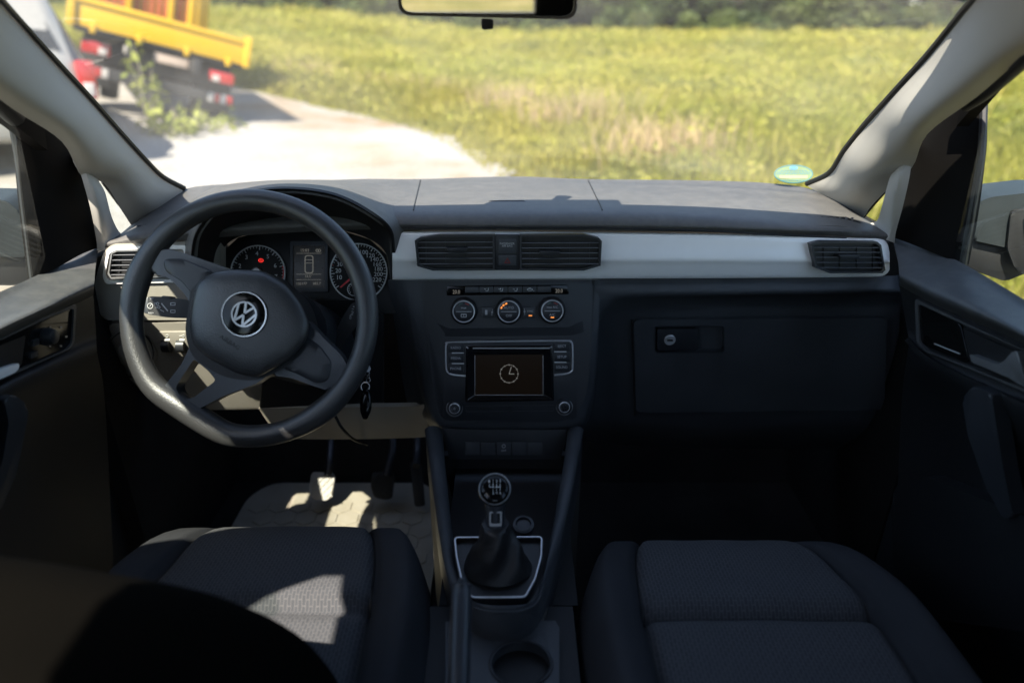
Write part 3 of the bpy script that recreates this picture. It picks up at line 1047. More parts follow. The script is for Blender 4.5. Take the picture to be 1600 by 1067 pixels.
# header and roof with side rails
hdr_l, hdr_r = gl_left[0], gl_right[0]
roof_rows = []
for y, z in ((.90, .135), (.78, .165), (.5, .20), (.15, .355), (-.8, .375), (-1.5, .33)):
    roof_rows.append([V((x, y - .04 * (x / .6) ** 2, EYE + z - .05 * (x / .62) ** 4)) for x in ((-.585, -.4, -.2, 0, .2, .4, .585) if y > .4 else (-.525, -.4, -.2, 0, .2, .4, .525))])
obj('roof', loft(roof_rows, 3, 4, .03, toward=(0, 0, .8)), M['roof'], car)
obj('header_trim', tube([V((x, .895 - .14 * (x / .6) ** 2, EYE + .128 - .05 * (x / .62) ** 4)) for x in np.linspace(-.60, .60, 13)], .022, 10), M['roof'], car)
for sx in (-1, 1):
    path = [V((sx * .60, .76, EYE + .085)), V((sx * .605, .60, EYE + .115)), V((sx * .60, .42, EYE + .16)), V((sx * .575, .22, EYE + .28)), V((sx * .53, .06, EYE + .36)), V((sx * .53, -.6, EYE + .36)), V((sx * .545, -1.5, EYE + .30))]
    obj('roof_rail', tube(cr(path, 4), .035, 10), M['roof'], car)
    # centre pillar, rear side panel and rear window opening
    bm = bmesh.new()
    o_ = [(.53, -.40), (.30, -.40), (.26, -.20), (.225, -.04), (.185, .10), (.145, .23), (.095, .31), (.26, .31), (.31, .20), (.365, .05), (.43, -.14), (.50, -.35)]
    add_prism(bm, [V((sx * lerp(.755, .635, (z + .4) / .67), y, EYE + z)) for y, z in o_], [V((sx * lerp(.70, .545, (z + .4) / .67), y, EYE + z)) for y, z in o_], .01)
    obj('centre_pillar', bm, M['roof'], car)
    bm = bmesh.new()
    add_prism(bm, [V((sx * .76, -.02, EYE - .36)), V((sx * .76, -.02, EYE - 1.1)), V((sx * .76, -1.55, EYE - 1.1)), V((sx * .76, -1.55, EYE - .36))],
              [V((sx * .70, -.02, EYE - .36)), V((sx * .70, -.02, EYE - 1.1)), V((sx * .70, -1.55, EYE - 1.1)), V((sx * .70, -1.55, EYE - .36))], .01)
    obj('side_panel', bm, M['doorlow'], car)
    bm = bmesh.new()
    add_prism(bm, [V((sx * .755, -.30, EYE - .36)), V((sx * .755, -1.55, EYE - .36)), V((sx * .60, -1.55, EYE + .31)), V((sx * .60, -.30, EYE + .31))],
              [V((sx * .71, -.30, EYE - .36)), V((sx * .71, -1.55, EYE - .36)), V((sx * .56, -1.55, EYE + .30)), V((sx * .56, -.30, EYE + .30))], .01)
    obj('side_panel', bm, M['doorlow'], car)
bm = bmesh.new()
box(bm, (0, -1.56, EYE - .72), (1.5, .06, .74))
box(bm, (-.56, -1.56, EYE - .05), (.40, .06, .62)); box(bm, (.56, -1.56, EYE - .05), (.40, .06, .62)); box(bm, (0, -1.56, EYE + .22), (.74, .055, .16)); box(bm, (0, -1.56, EYE - .27), (.74, .055, .18))
obj('rear_wall', bm, M['doorlow'], car)
bm = bmesh.new(); box(bm, (0, .0, EYE - 1.10), (1.5, 3.1, .03)); obj('floor', bm, M['carpet'], car)
bm = bmesh.new(); box(bm, (0, 1.60, EYE - .76), (1.46, .03, .74)); box(bm, (0, 1.56, EYE - .98), (1.46, .03, .34), Matrix.Rotation(R(-38), 3, 'X')); obj('bulkhead', bm, M['carpet'], car)
for sx in (-1, 1):
    bm = bmesh.new(); box(bm, (sx * .735, 1.36, EYE - .76), (.03, .62, .78)); obj('kick_panel', bm, M['carpet'], car)
# quarter windows
for sx in (-1, 1):
    bm = bmesh.new()
    q = [(190, 325), (150, 270), (130, 330), (180, 390), (235, 365)] if sx < 0 else [(1372, 318), (1400, 270), (1420, 330), (1380, 380), (1320, 350)]
    f = [PX(x, y, -.745 if sx < 0 else .70) for x, y in q]
    add_prism(bm, f, [p + V((sx * .004, 0, 0)) for p in f])
    obj('quarter_window', bm, M['sideglass'], car)
obj('quarter_seal', tube([PX(160, 284, -.735), PX(185, 318, -.735), PX(212, 352, -.735)], .003, 8), M['rubber'], car)
obj('quarter_seal', tube([PX(1384, 297, .69), PX(1362, 322, .69), PX(1343, 345, .69)], .004, 8), M['rubber'], car)

# emission sticker on the glass
def ws_depth(px, py):
    d = ray(px, py)
    return 1.352
st_o = P(1240, 272, 1.352)
FST = Frame(st_o, (-.12, -.62, .72))
stk = thing('windscreen_sticker', 'oval pale green sticker in the lower right corner of the windscreen', 'sticker', st_o)
obj('sticker_base', prism(FST, circ(1240, 272, 30, 40, 14), 0, .0006), simple('green sticker', (.13, .18, .095), .95, 0, 0, .03), stk, label=None)
obj('sticker_rim', ring(FST, circ(1240, 272, 30.5, 40, 14.5), circ(1240, 272, 28.8, 40, 13), 0, .001), simple('teal print', (.02, .11, .12), .5), stk)
obj('blank_bar', prism(FST, rect(1218, 274, 1262, 279), .0006, .0011), simple('pale bar', (.22, .21, .15), .95, 0, 0, .03), stk)
bm = bmesh.new()
for yy, a, b in ((266.5, 1220, 1260), (269.2, 1214, 1266), (271.8, 1213, 1266), (282, 1222, 1258)):
    x_ = a
    while x_ < b:
        w_ = rng.uniform(2, 5)
        prism(FST, rect(x_, yy - .55, min(b, x_ + w_), yy + .55), .0006, .0012, bm=bm); x_ += w_ + 1.2
obj('small_print', bm, simple('teal lettering', (.03, .13, .17), .5), stk)
bm = bmesh.new()
ring(FST, circ(1240, 262.5, 6.5, 24, 2.9), circ(1240, 262.5, 5.2, 24, 2.0), .0006, .0012, bm=bm)
prism(FST, [(1236, 263.5), (1238, 261.5), (1242, 261.5), (1244, 263.8), (1240, 262.9)], .0006, .0012, bm=bm)
obj('emblem', bm, simple('blue print', (.03, .20, .42), .5), stk)

# rear-view mirror
FM = Frame(P(761, 15, .975), (.05, -.995, -.044))
rvm = thing('rear_view_mirror', 'dark framed rear-view mirror at the top edge of the windscreen', 'mirror', P(761, 15, .975))
mo = rnd([(622, -62), (900, -62), (902, 20), (890, 31), (634, 25), (622, 14)], 14, 6)
mi = [(761 + (x - 761) * .965, -14 + (y + 14) * .90) for x, y in mo]
obj('housing', prism(FM, mo, -.03, -.001, .006), plastic('brown black plastic', (.035, .030, .026), .45, .1), rvm)
obj('mirror_frame', ring(FM, mo, mi, -.004, .003), plastic('brown black frame', (.06, .050, .042), .4, .1), rvm)
obj('mirror_glass', prism(FM, mi, -.0005, .0008), M['mirror'], rvm)
obj('dip_lever', prism(FM, rnd([(752, 30), (771, 31), (771, 46), (753, 47)], 3), -.012, .0, .002), M['black'], rvm)
obj('stem', tube([P(761, -15, .99), P(761, -60, 1.0), P(761, -110, 1.01)], [.012, .012, .016], 10), M['black'], rvm)

# ------------------------------------------------------------------ dashboard
dash = thing('dashboard', 'grey dashboard with silver trim band across the car front', 'dashboard', (0, 1.2, .95))
# back, middle, crease, lip
padcols = [
 [(203, 353, 1.235), (190, 364, 1.18), (177, 373, 1.14), (166, 381, 1.125), (163, 392, 1.13)],
 [(286, 296, 1.335), (262, 325, 1.25), (250, 350, 1.155), (243, 366, 1.12), (240, 380, 1.125)],
 [(420, 286, 1.41), (415, 312, 1.25), (410, 338, 1.14), (410, 354, 1.11), (410, 366, 1.12)],
 [(560, 280, 1.44), (555, 303, 1.27), (556, 328, 1.14), (560, 349, 1.108), (562, 359, 1.115)],
 [(650, 280, 1.455), (644, 304, 1.28), (638, 329, 1.14), (636, 349, 1.108), (636, 360, 1.115)],
 [(800, 276, 1.465), (798, 303, 1.28), (797, 329, 1.14), (797, 350, 1.108), (797, 360, 1.115)],
 [(918, 280, 1.455), (930, 305, 1.28), (941, 329, 1.14), (941, 350, 1.108), (941, 361, 1.115)],
 [(1080, 282, 1.42), (1090, 308, 1.27), (1100, 334, 1.14), (1100, 353, 1.108), (1100, 363, 1.115)],
 [(1195, 286, 1.375), (1215, 315, 1.25), (1228, 341, 1.145), (1228, 357, 1.108), (1228, 367, 1.115)],
 [(1275, 298, 1.32), (1305, 320, 1.24), (1322, 345, 1.155), (1326, 360, 1.11), (1326, 370, 1.115)],
 [(1345, 338, 1.245), (1366, 350, 1.19), (1382, 361, 1.145), (1388, 368, 1.13), (1390, 380, 1.13)]]
prow = [[P(*c[k]) for c in padcols] for k in range(5)]
pad = obj('top_pad', loft(prow, 6, 5, .015), M['pad'], dash, angle=60)
# seams in the pad
def onpad(ci, t):
    """a spot on the pad between two columns"""
    i = int(ci); f = ci - i
    c = cr([P(*padcols[i][k]).lerp(P(*padcols[min(i + 1, 10)][k]), f) for k in range(5)], 10)
    return c[int(t * 10)]
for ci, t0, t1 in ((4.05, 0.15, 2.0), (6.0, 0.1, 2.0), (8.0, .05, .5)):
    pth = [onpad(ci, t) + V((0, 0, .0006)) for t in np.linspace(t0, t1, 14)]
    obj('seam', tube(pth, .0011, 6), M['black'], pad)
obj('seam', tube([P(c[2][0], c[2][1] + 26.5, c[3][2] + .0) + V((0, -.001, 0)) for c in padcols[4:10]], .0016, 6), M['black'], pad)
FS_ = Frame(onpad(5.0, 1.45), (0, -.3, .95))
so = [(763, 315), (767, 313.4), (818, 313.4), (822, 315), (818, 318), (767, 318)]
obj('sensor_slot', ring(FS_, so, [(792.5 + (x - 792.5) * .95, 315.6 + (y - 315.6) * .5) for x, y in so], -.002, .0028), M['black'], pad)
obj('sensor_lens', prism(FS_, [(792.5 + (x - 792.5) * .93, 315.6 + (y - 315.6) * .5) for x, y in so], -.001, .0018), M['stack'], pad)
# defrost outlets at both ends, each with its ribs
def defrost(outline, x0, x1, n_, ya, yb, Yd, slope):
    FD = Frame(P((x0 + x1) / 2, (ya(x0) + yb(x1)) / 2, Yd), (0, -.62, .78))
    v = obj('defrost_vent', prism(FD, outline, -.006, .0022), M['black'], dash)
    r0 = None
    for k in range(n_):
        xa = lerp(x0, x1, k / (n_ - 1))
        prism_pts = [(xa - 1.6, ya(xa)), (xa + 1.6, ya(xa)), (xa + 1.6, yb(xa)), (xa - 1.6, yb(xa))]
        obj('rib', prism(FD, prism_pts, .0, .0042), M['pad'], v)
    return v
defrost([(1243, 336.5), (1322, 339), (1345, 347.5), (1260, 344.5)], 1256, 1332, 9, lambda x: 336.9 + (x - 1243) * .033, lambda x: 344.6 + (x - 1260) * .036, 1.165, .03)
defrost([(214, 352.5), (258, 346.5), (262, 352.5), (217, 358.5)], 222, 254, 6, lambda x: 352.3 - (x - 214) * .13, lambda x: 358.6 - (x - 214) * .13, 1.17, -.1)
FPT = Frame(P(1310, 355, 1.135), (0, -.75, .66))
obj('lettering', text_bm('AIRBAG', FPT, 1312, 357, .008, 6), M['darkprint'], pad)

# silver band with the vents
FT = Frame(P(797, 400, 1.095), (0, -.99, .139))
band = []
for dy, h in ((0, -.014), (.06, -.007), (.30, -.0045), (.58, -.0015), (.70, -.004), (.97, -.010), (1, -.016)):
    r = []
    for x, yt, yb in ((613, 363, 437), (625, 362, 437), (700, 361.5, 436.5), (797, 361.5, 436), (950, 363, 435.5), (1100, 365, 435), (1250, 368.5, 434), (1340, 372, 433), (1375, 373.5, 432), (1386, 380, 427), (1390, 394, 421)):
        r.append(FT.p(x, lerp(yt, yb, dy), h))
    band.append(r)
trim = obj('trim_band', loft(band, 4, 4, .012), M['silver'], dash, angle=45)
def vent(fr, outer, scale, slats, xa, xb, tab, mat_frame=M['stack'], hmax=.012, sl=1.0):
    cx = (min(p[0] for p in outer) + max(p[0] for p in outer)) / 2
    cy = (min(p[1] for p in outer) + max(p[1] for p in outer)) / 2
    wx = max(p[0] for p in outer) - cx; wy = max(p[1] for p in outer) - cy
    inner = [(cx + (x - cx) * (1 - scale / wx), cy + (y - cy) * (1 - scale / wy)) for x, y in outer]
    v = obj('air_vent', ring(fr, outer, inner, -.004, hmax, .001), mat_frame, dash)
    obj('duct', prism(fr, inner, -.003, .0016), M['rubber'], v)
    for k, y in enumerate(slats):
        bm = bmesh.new()
        w_ = .75
        prism(fr, [(xa(y), y - w_), (xb(y), y - w_ + sl), (xb(y), y + w_ + sl), (xa(y), y + w_)], hmax - .0045, hmax - .0012, .0005, 1, bm=bm)
        # the blade leans back from its bright front edge
        obj('slat', bm, M['slat'], v)
    for x in np.linspace(xa(slats[2]) + 14, xb(slats[2]) - 14, 4):
        obj('fin', prism(fr, [(x - .6, min(slats) - 2), (x + .6, min(slats) - 2), (x + .6, max(slats) + 3), (x - .6, max(slats) + 3)], .0018, hmax - .008), M['rubber'], v)
    tx, ty, tw = tab
    obj('slider', prism(fr, rnd([(tx - tw, ty - 3.5), (tx + tw, ty - 3.5), (tx + tw * .8, ty + 3), (tx - tw * .8, ty + 3)], 1.5, 2), .004, hmax + .006, .001), M['stack'], v)
    return v
vent(FT, [(648, 376), (656, 371.5), (686, 367.5), (773, 367.5), (773, 422.5), (676, 423), (652, 416)], 3.2, (379, 387.5, 396, 404.5, 413), lambda y: 651, lambda y: 771, (714, 391, 17), sl=-.4)
vent(FT, [(812, 367.5), (912, 366.5), (936, 372), (940.5, 377), (938.5, 415.5), (912, 423), (812, 422.5)], 3.2, (380, 388, 396, 404.5, 413), lambda y: 814, lambda y: 936, (859, 396, 17), sl=-.3)
vent(FT, [(1267.5, 381), (1284, 377), (1371, 378), (1377, 383), (1383.5, 422), (1379, 427), (1297, 427), (1275, 419)], 3.2, (387, 394.5, 402.5, 410.5, 418.5), lambda y: 1271 + (y - 385) * .15, lambda y: 1377 + (y - 385) * .1, (1328, 402, 17), sl=.3)
blk = obj('centre_block', prism(FT, rnd([(773, 367.5), (812, 367.5), (812, 422.5), (773, 422.5)], 1.5, 2), -.002, .009, .001), M['stack'], dash)
obj('airbag_indicator', prism(FT, rnd(rect(778.5, 374, 807, 396), 1.2, 2), .009, .0105, .0006), M['dash'], blk)
bm = text_bm('PASSENGER', FT, 792.5, 381, .0107, 4.4); text_bm('AIR BAG', FT, 792.5, 384.6, .0107, 4.4, bm=bm)
obj('lettering', bm, M['grey'], blk)
hz = obj('hazard_button', prism(FT, rnd(rect(779, 399, 807, 415), 1.2, 2), .009, .0115, .0008), M['dash'], blk)
obj('triangle_mark', ring(FT, [(792.8, 402.5), (798, 411.5), (787.6, 411.5)], [(792.8, 405.8), (795.2, 409.9), (790.4, 409.9)], .011, .0119), simple('dim red print', (.16, .015, .015), .5), blk)

# passenger side below the band
rows = [
 [(926, 436, 1.112), (985, 436, 1.112), (1100, 435, 1.112), (1250, 434, 1.112), (1388, 431, 1.114), (1404, 430, 1.145)],
 [(927, 448, 1.105), (985, 448, 1.103), (1100, 447, 1.103), (1250, 446, 1.103), (1392, 444, 1.105), (1406, 442, 1.145)],
 [(928, 466, 1.102), (985, 461.5, 1.100), (1100, 460.5, 1.100), (1250, 458.5, 1.100), (1398, 455.5, 1.102), (1408, 454, 1.15)],
 [(930, 490, 1.100), (972, 474, 1.116), (1100, 466, 1.122), (1250, 464, 1.122), (1398, 462, 1.122), (1408, 460, 1.16)],
 [(932, 510, 1.096), (955, 492, 1.132), (1100, 478, 1.142), (1250, 476, 1.142), (1396, 474, 1.142), (1406, 472, 1.17)],
 [(930, 545, 1.09), (945, 520, 1.142), (1100, 497, 1.147), (1250, 496, 1.147), (1394, 494, 1.147), (1404, 492, 1.17)],
 [(925, 590, 1.08), (938, 580, 1.15), (1100, 580, 1.157), (1250, 580, 1.157), (1388, 580, 1.157), (1398, 580, 1.18)],
 [(915, 650, 1.07), (928, 655, 1.165), (1100, 665, 1.18), (1250, 665, 1.18), (1380, 665, 1.18), (1390, 665, 1.2)],
 [(908, 672, 1.12), (924, 690, 1.24), (1100, 700, 1.27), (1250, 700, 1.27), (1375, 700, 1.27), (1385, 700, 1.27)]]
lowp = obj('lower_dash', loft([pts(r) for r in rows], 5, 4, .012), M['dash'], dash, angle=50)
FG = Frame(P(1100, 560, 1.146), (0, -.995, -.09))
lid_o = rnd([(990, 500), (1386, 497.5), (1382, 640), (994, 645)], 10, 5)
hole = rnd([(1024, 511), (1131, 510), (1131, 550), (1024, 551)], 5, 5)
lid = obj('glove_box_lid', ring(FG, lid_o, hole, -.004, .005, -.02), M['dash'], dash)
obj('handle_recess', prism(FG, hole, -.03, -.016), M['black'], lid)
obj('recess_lip', ring(FG, [(1077.5 + (x - 1077.5) * 1.02, 530.5 + (y - 530.5) * 1.05) for x, y in hole], hole, 0, .0065), M['stack'], lid)
flap = obj('handle', prism(FG, rnd(rect(1027, 514, 1091, 547.5), 3), -.014, .0035, .0015), M['stack'], lid)
obj('lock', lathe(FG, 1047, 532, [(.0105, .002), (.0105, .0055), (.009, .0065), (.0075, .006)], 28), M['satin'], lid)
obj('key_slot', prism(FG, rnd(rect(1042.5, 530.6, 1051.5, 533.4), 1), .005, .0072), M['darkprint'], lid)
obj('shut_line', tube([FG.p(987, 499, .001), FG.p(990, 560, .001), FG.p(992, 650, .001)], .0012, 6), M['black'], lid)

# centre stack
FC_ = Frame(P(795, 550, 1.078), (0, -math.cos(R(15)), math.sin(R(15))))
rows = [
 [(606, 438, 1.14), (622, 438, 1.112), (660, 438, 1.108), (797, 437, 1.112), (925, 437, 1.108), (936, 437, 1.112)],
 [(612, 480, 1.14), (630, 480, 1.108), (664, 480, 1.096), (797, 480, 1.103), (924, 480, 1.096), (934, 480, 1.105)],
 [(622, 540, 1.14), (640, 540, 1.11), (668, 540, 1.08), (797, 540, 1.09), (922, 540, 1.08), (932, 545, 1.10)],
 [(630, 600, 1.14), (652, 602, 1.10), (676, 604, 1.063), (797, 604, 1.07), (916, 604, 1.063), (930, 600, 1.10)],
 [(640, 640, 1.14), (666, 648, 1.08), (692, 660, 1.046), (797, 664, 1.05), (900, 660, 1.046), (924, 645, 1.09)],
 [(652, 660, 1.16), (675, 668, 1.09), (700, 670, 1.06), (797, 672, 1.06), (896, 670, 1.06), (915, 664, 1.10)]]
hous = obj('stack_housing', loft([pts(r) for r in rows], 5, 5, .012), M['dash'], dash, angle=50)
stk_o = rnd([(658, 439), (928, 437.5), (926, 500), (920, 590), (914, 628), (884, 659), (712, 661), (687, 652), (676, 600), (664, 500)], 12, 4)
stack = obj('centre_stack', prism(FC_, stk_o, -.012, .004, .0022), M['stack'], dash)
# ledge under the knobs
bm = bmesh.new()
f = [FC_.p(x, y, h) for x, y, h in ((676, 500, .003), (700, 514, .0075), (890, 512, .0075), (916, 498, .003), (916, 520, .0035), (892, 524, .0042), (700, 526, .0042), (676, 522, .0035))]
vs = [bm.verts.new(p) for p in f]
bm.faces.new((vs[0], vs[1], vs[6], vs[7])); bm.faces.new((vs[1], vs[2], vs[5], vs[6])); bm.faces.new((vs[2], vs[3], vs[4], vs[5]))
ba = [bm.verts.new(p - FC_.n * .006) for p in f]
bm.faces.new((ba[0], ba[7], ba[6], ba[1])); bm.faces.new((ba[1], ba[6], ba[5], ba[2])); bm.faces.new((ba[2], ba[5], ba[4], ba[3]))
for i in range(8):
    j = (i + 1) % 8
    bm.faces.new((vs[j], vs[i], ba[i], ba[j]))
bmesh.ops.recalc_face_normals(bm, faces=bm.faces)
obj('ledge', bm, M['stack'], stack)
# climate strip
strip = obj('climate_strip', prism(FC_, rnd([(697.5, 447), (887, 445), (889, 460), (698, 462)], 2.5), .003, .0055, .0008), M['gloss'], dash)
for k in range(6):
    x0 = 726 + k * 22.6
    obj('climate_button', prism(FC_, rnd([(x0 + .6, 448.2 - k * .2), (x0 + 22, 448 - k * .2), (x0 + 22, 457.6 - k * .2), (x0 + .6, 457.8 - k * .2)], .8, 2), .005, .0085, .0008), M['spoke'], strip)
bm = bmesh.new()
for x in (760, 782.5, 805):
    stroke(bm, FC_, (x + 3.2, 450.2), (x + 2.6, 454.6), .8, .008, .0088); stroke(bm, FC_, (x + 2.6, 454.8), (x - 1.2, 455), .8, .008, .0088)
    stroke(bm, FC_, (x - 3.5, 451.5), (x - .6, 452.4), .7, .008, .0088)
prism(FC_, circ(782.2, 451.2, 1, 12), .008, .0088, bm=bm)
ring(FC_, circ(828, 452.5, 4.6, 20, 2.0), circ(828, 452.5, 3.8, 20, 1.3), .008, .0088, bm=bm)
stroke(bm, FC_, (825, 451), (829, 449.9), .6, .008, .0088); prism(FC_, circ(834, 454.4, .6, 8), .008, .0088, bm=bm)
obj('button_symbols', bm, M['white'], strip)
bm = text_bm('20.0', FC_, 713, 456.5, .0056, 8.5, sx=.8); text_bm('20.0', FC_, 873.5, 454.8, .0056, 8.5, bm=bm, sx=.8)
obj('temperature_digits', bm, simple('lit digits', (.30, .26, .21), .5, 0, .12), strip)

def knob(px, py, marks):
    k_ = obj('climate_knob', lathe(FC_, px, py, [(.0235, .002), (.0232, .012), (.0215, .016), (.0200, .017)], 48), M['black'], dash)
    obj('knob_ring', lathe(FC_, px, py, [(.0192, .0165), (.0192, .0182), (.0186, .0188), (.0176, .0186), (.0172, .0172)], 48), M['satin'], k_)
    obj('knob_cap', lathe(FC_, px, py, [(.0171, .0165), (.0171, .0176), (.0165, .0180)], 40), M['stack'], k_)
    bm = bmesh.new(); stroke(bm, FC_, (px - 12, py), (px + 12, py), .8, .0178, .0184)
    for s, yy, sz in marks:
        text_bm(s, FC_, px, py + yy, .0183, sz, bm=bm)
    obj('lettering', bm, M['grey'], k_)
    return k_
k1 = knob(724.5, 487, [('max', -6, 5)])
k2 = knob(795, 487, [('AUTO', -6, 5.6), ('OFF', 6.5, 5.6)])
k3 = knob(863, 486, [('max A/C', -6, 4.8), ('A/C', 6, 5.6)])
bm = bmesh.new(); ring(FC_, rnd(rect(720, 490.5, 729, 496), 1, 2), rnd(rect(721, 491.5, 728, 495), 1, 2), .018, .0186, bm=bm); stroke(bm, FC_, (724.5, 491), (724.5, 496), .7, .018, .0186)
obj('defrost_symbol', bm, M['grey'], k1)
def arc(fr, cx, cy, r0, r1, a0, a1, h0, h1, n=6, bm=None):
    bm = bm or bmesh.new()
    A = [math.radians(lerp(a0, a1, k / n)) for k in range(n + 1)]
    po = [(cx + r1 * math.cos(a), cy - r1 * math.sin(a)) for a in A] + [(cx + r0 * math.cos(a), cy - r0 * math.sin(a)) for a in reversed(A)]
    return prism(fr, po, h0, h1, bm=bm)
bm = bmesh.new()
for a in (152, 130, 108):
    arc(FC_, 795, 487, 11.8, 14.2, a - 7, a + 7, .0178, .019, 3, bm)
obj('fan_lamps', bm, M['orangelamp'], k2)
for kk, cx_, cy_ in ((k1, 724.5, 487), (k3, 863, 486)):
    obj('red_mark', arc(FC_, cx_, cy_, 12.2, 13.8, 52, 80, .0178, .0186), simple('dull red print', (.30, .03, .03), .5), kk)
    obj('green_mark', arc(FC_, cx_, cy_, 12.2, 13.8, 98, 124, .0178, .0186), simple('dull green print', (.05, .12, .10), .5), kk)
obj('ac_lamp', prism(FC_, rect(860.5, 495.4, 866, 496.8), .0178, .019), M['orangelamp'], k3)
for x0, x1, s in ((753, 773, 'rear'), (817, 836, 'SYNC')):
    sb = obj('side_button', prism(FC_, rnd(rect(x0, 479.5, x1, 496.5), 1.5, 2), .003, .007, .001), M['spoke'], stack)
bm = bmesh.new(); text_bm('SYNC', FC_, 828.5, 486.5, .0072, 4.6, bm=bm, sx=.85)
prism(FC_, rect(758, 484.5, 761.5, 492), .007, .0074, bm=bm)
stroke(bm, FC_, (769.5, 483), (768.5, 493), .7, .007, .0074); prism(FC_, circ(769, 488, 1.4, 10), .007, .0074, bm=bm); prism(FC_, circ(819.5, 487, 1.4, 10), .007, .0074, bm=bm); stroke(bm, FC_, (819.2, 482), (820, 492), .7, .007, .0074)
obj('button_marks', bm, M['grey'], stack)
obj('sync_lamp', prism(FC_, rect(826, 492.5, 831.5, 493.9), .007, .0078), M['orangelamp'], stack)

# radio
radio = obj('radio', prism(FC_, rnd([(694, 531.5), (897, 529.5), (899, 585), (902, 655), (692, 657), (694, 585)], 8, 4), .003, .0055, .001), M['stack'], dash)
chrome_path = [(729, 587.5), (709, 585.5), (700.5, 582), (697, 574), (696.5, 545), (698, 538), (706, 535), (800, 533.2), (884, 532.6), (891, 534), (894.5, 540), (894.8, 572), (893, 580), (884, 584), (866, 586)]
obj('chrome_trim', tube(cr([FC_.p(x, y, .0062) for x, y in chrome_path], 4), .00155, 8), M['satin'], radio)
for k, (s, xl, yy) in enumerate((('RADIO', 712, 543.5), ('MEDIA', 712, 559.8), ('PHONE', 712, 576))):
    b_ = obj('radio_button', prism(FC_, rnd(rect(700.5, yy - 7.2, 724.5, yy + 7), 1.2, 2), .005, .0078, .0008), M['stack'], radio)
    obj('lettering', text_bm(s, FC_, xl, yy, .0080, 5.6, sx=.92), M['grey'], radio)
for k, (s, xl, yy) in enumerate((('EJECT', 878, 541), ('SETUP', 878, 557.7), ('SOUND', 878, 574))):
    b_ = obj('radio_button', prism(FC_, rnd(rect(866.5, yy - 7.2, 890.5, yy + 7), 1.2, 2), .005, .0078, .0008), M['stack'], radio)
    obj('lettering', text_bm(s, FC_, xl, yy, .0080, 5.6, sx=.92), M['grey'], radio)
bm = bmesh.new()
for x0, x1, y in ((706, 724.5, 551.5), (706, 725, 568), (866, 885, 549.5), (866, 885, 566)):
    prism(FC_, rect(x0, y - .6, x1, y + .6), .007, .0082, bm=bm)
obj('button_lines', bm, M['satin'], radio)
bez_o = rnd([(728, 541), (863, 540), (866, 626), (727, 628)], 2, 2)
bez_i = [(742 + (x - 728) / 135 * 106, 554.5 + (y - 541) / 86 * 63) for x, y in bez_o]
bez_m = [(x + (795.5 - x) * .05, y + (584 - y) * .05) for x, y in bez_o]
bm = bmesh.new()
loops = [[FC_.p(x, y, h) for x, y in l_] for l_, h in ((bez_o, .004), (bez_o, .0115), (bez_m, .0125), (bez_i, .0078), (bez_i, .003))]
vl = [[bm.verts.new(p) for p in l_] for l_ in loops]
for a_, b_ in zip(vl, vl[1:] + vl[:1]):
    for i in range(len(a_)):
        j = (i + 1) % len(a_)
        bm.faces.new((a_[i], a_[j], b_[j], b_[i]))
bmesh.ops.recalc_face_normals(bm, faces=bm.faces)
bz = obj('screen_bezel', bm, simple('glossy bezel', (.008, .008, .009), .08, 0, 0, .6), radio, angle=20)
scr = obj('screen', prism(FC_, rect(741.5, 554, 849, 618), .002, .0074), M['screen'], radio)
obj('screen_edge', tube([FC_.p(742, 555, .0078), FC_.p(742, 617, .0078), FC_.p(848.5, 617, .0078), FC_.p(848.5, 555, .0078)], .0005, 6), M['satin'], radio)
bm = bmesh.new()
ring(FC_, circ(795.5, 584, 14.2, 40), circ(795.5, 584, 13.7, 40), .0074, .0079, bm=bm)
for k in range(12):
    a = k * math.pi / 6
    stroke(bm, FC_, (795.5 + 12.6 * math.cos(a), 584 + 12.6 * math.sin(a)), (795.5 + 15.2 * math.cos(a), 584 + 15.2 * math.sin(a)), .8, .0074, .0080)
stroke(bm, FC_, (795.5, 584.2), (799, 573.2), 1.0, .0074, .0080); stroke(bm, FC_, (795.5, 584.2), (803.5, 584.4), 1.0, .0074, .0080)
obj('clock_face', bm, M['screenprint'], scr.parent)
obj('disc_slot', prism(FC_, rect(739, 543, 859, 545.0), .010, .0132), M['silverdark'], radio)
for px_ in (710, 882):
    py_ = 638.5 if px_ == 710 else 636.5
    rk = obj('radio_knob', lathe(FC_, px_, py_, [(.0135, .004), (.0133, .014), (.0120, .0165), (.0090, .017)], 40), M['stack'], dash)
    obj('knob_ring', lathe(FC_, px_, py_, [(.0098, .0165), (.0098, .0180), (.0086, .0182), (.0084, .0170)], 40), M['satin'], rk)
    obj('base_ring', lathe(FC_, px_, py_, [(.0152, .003), (.0150, .0068), (.0138, .0072)], 40), M['silverdark'], rk)
obj('power_mark', ring(FC_, circ(710, 638.5, 1.6, 14), circ(710, 638.5, 1.0, 14), .0168, .0176), M['grey'], radio)
bm = bmesh.new()
ring(FC_, rnd([(727, 634), (866, 633), (866, 643), (727, 644)], 2, 2), rnd([(728, 635), (865, 634), (865, 642), (728, 643)], 2, 2), .004, .0064, bm=bm)
obj('slot_cover', bm, M['stack'], radio)
obj('card_slot', prism(FC_, rect(746, 637, 771, 639.6), .004, .0061), M['darkprint'], radio)
obj('aux_socket', lathe(FC_, 796.5, 638.5, [(.005, .004), (.005, .0072), (.0036, .0072), (.0034, .004)], 20), M['black'], radio)

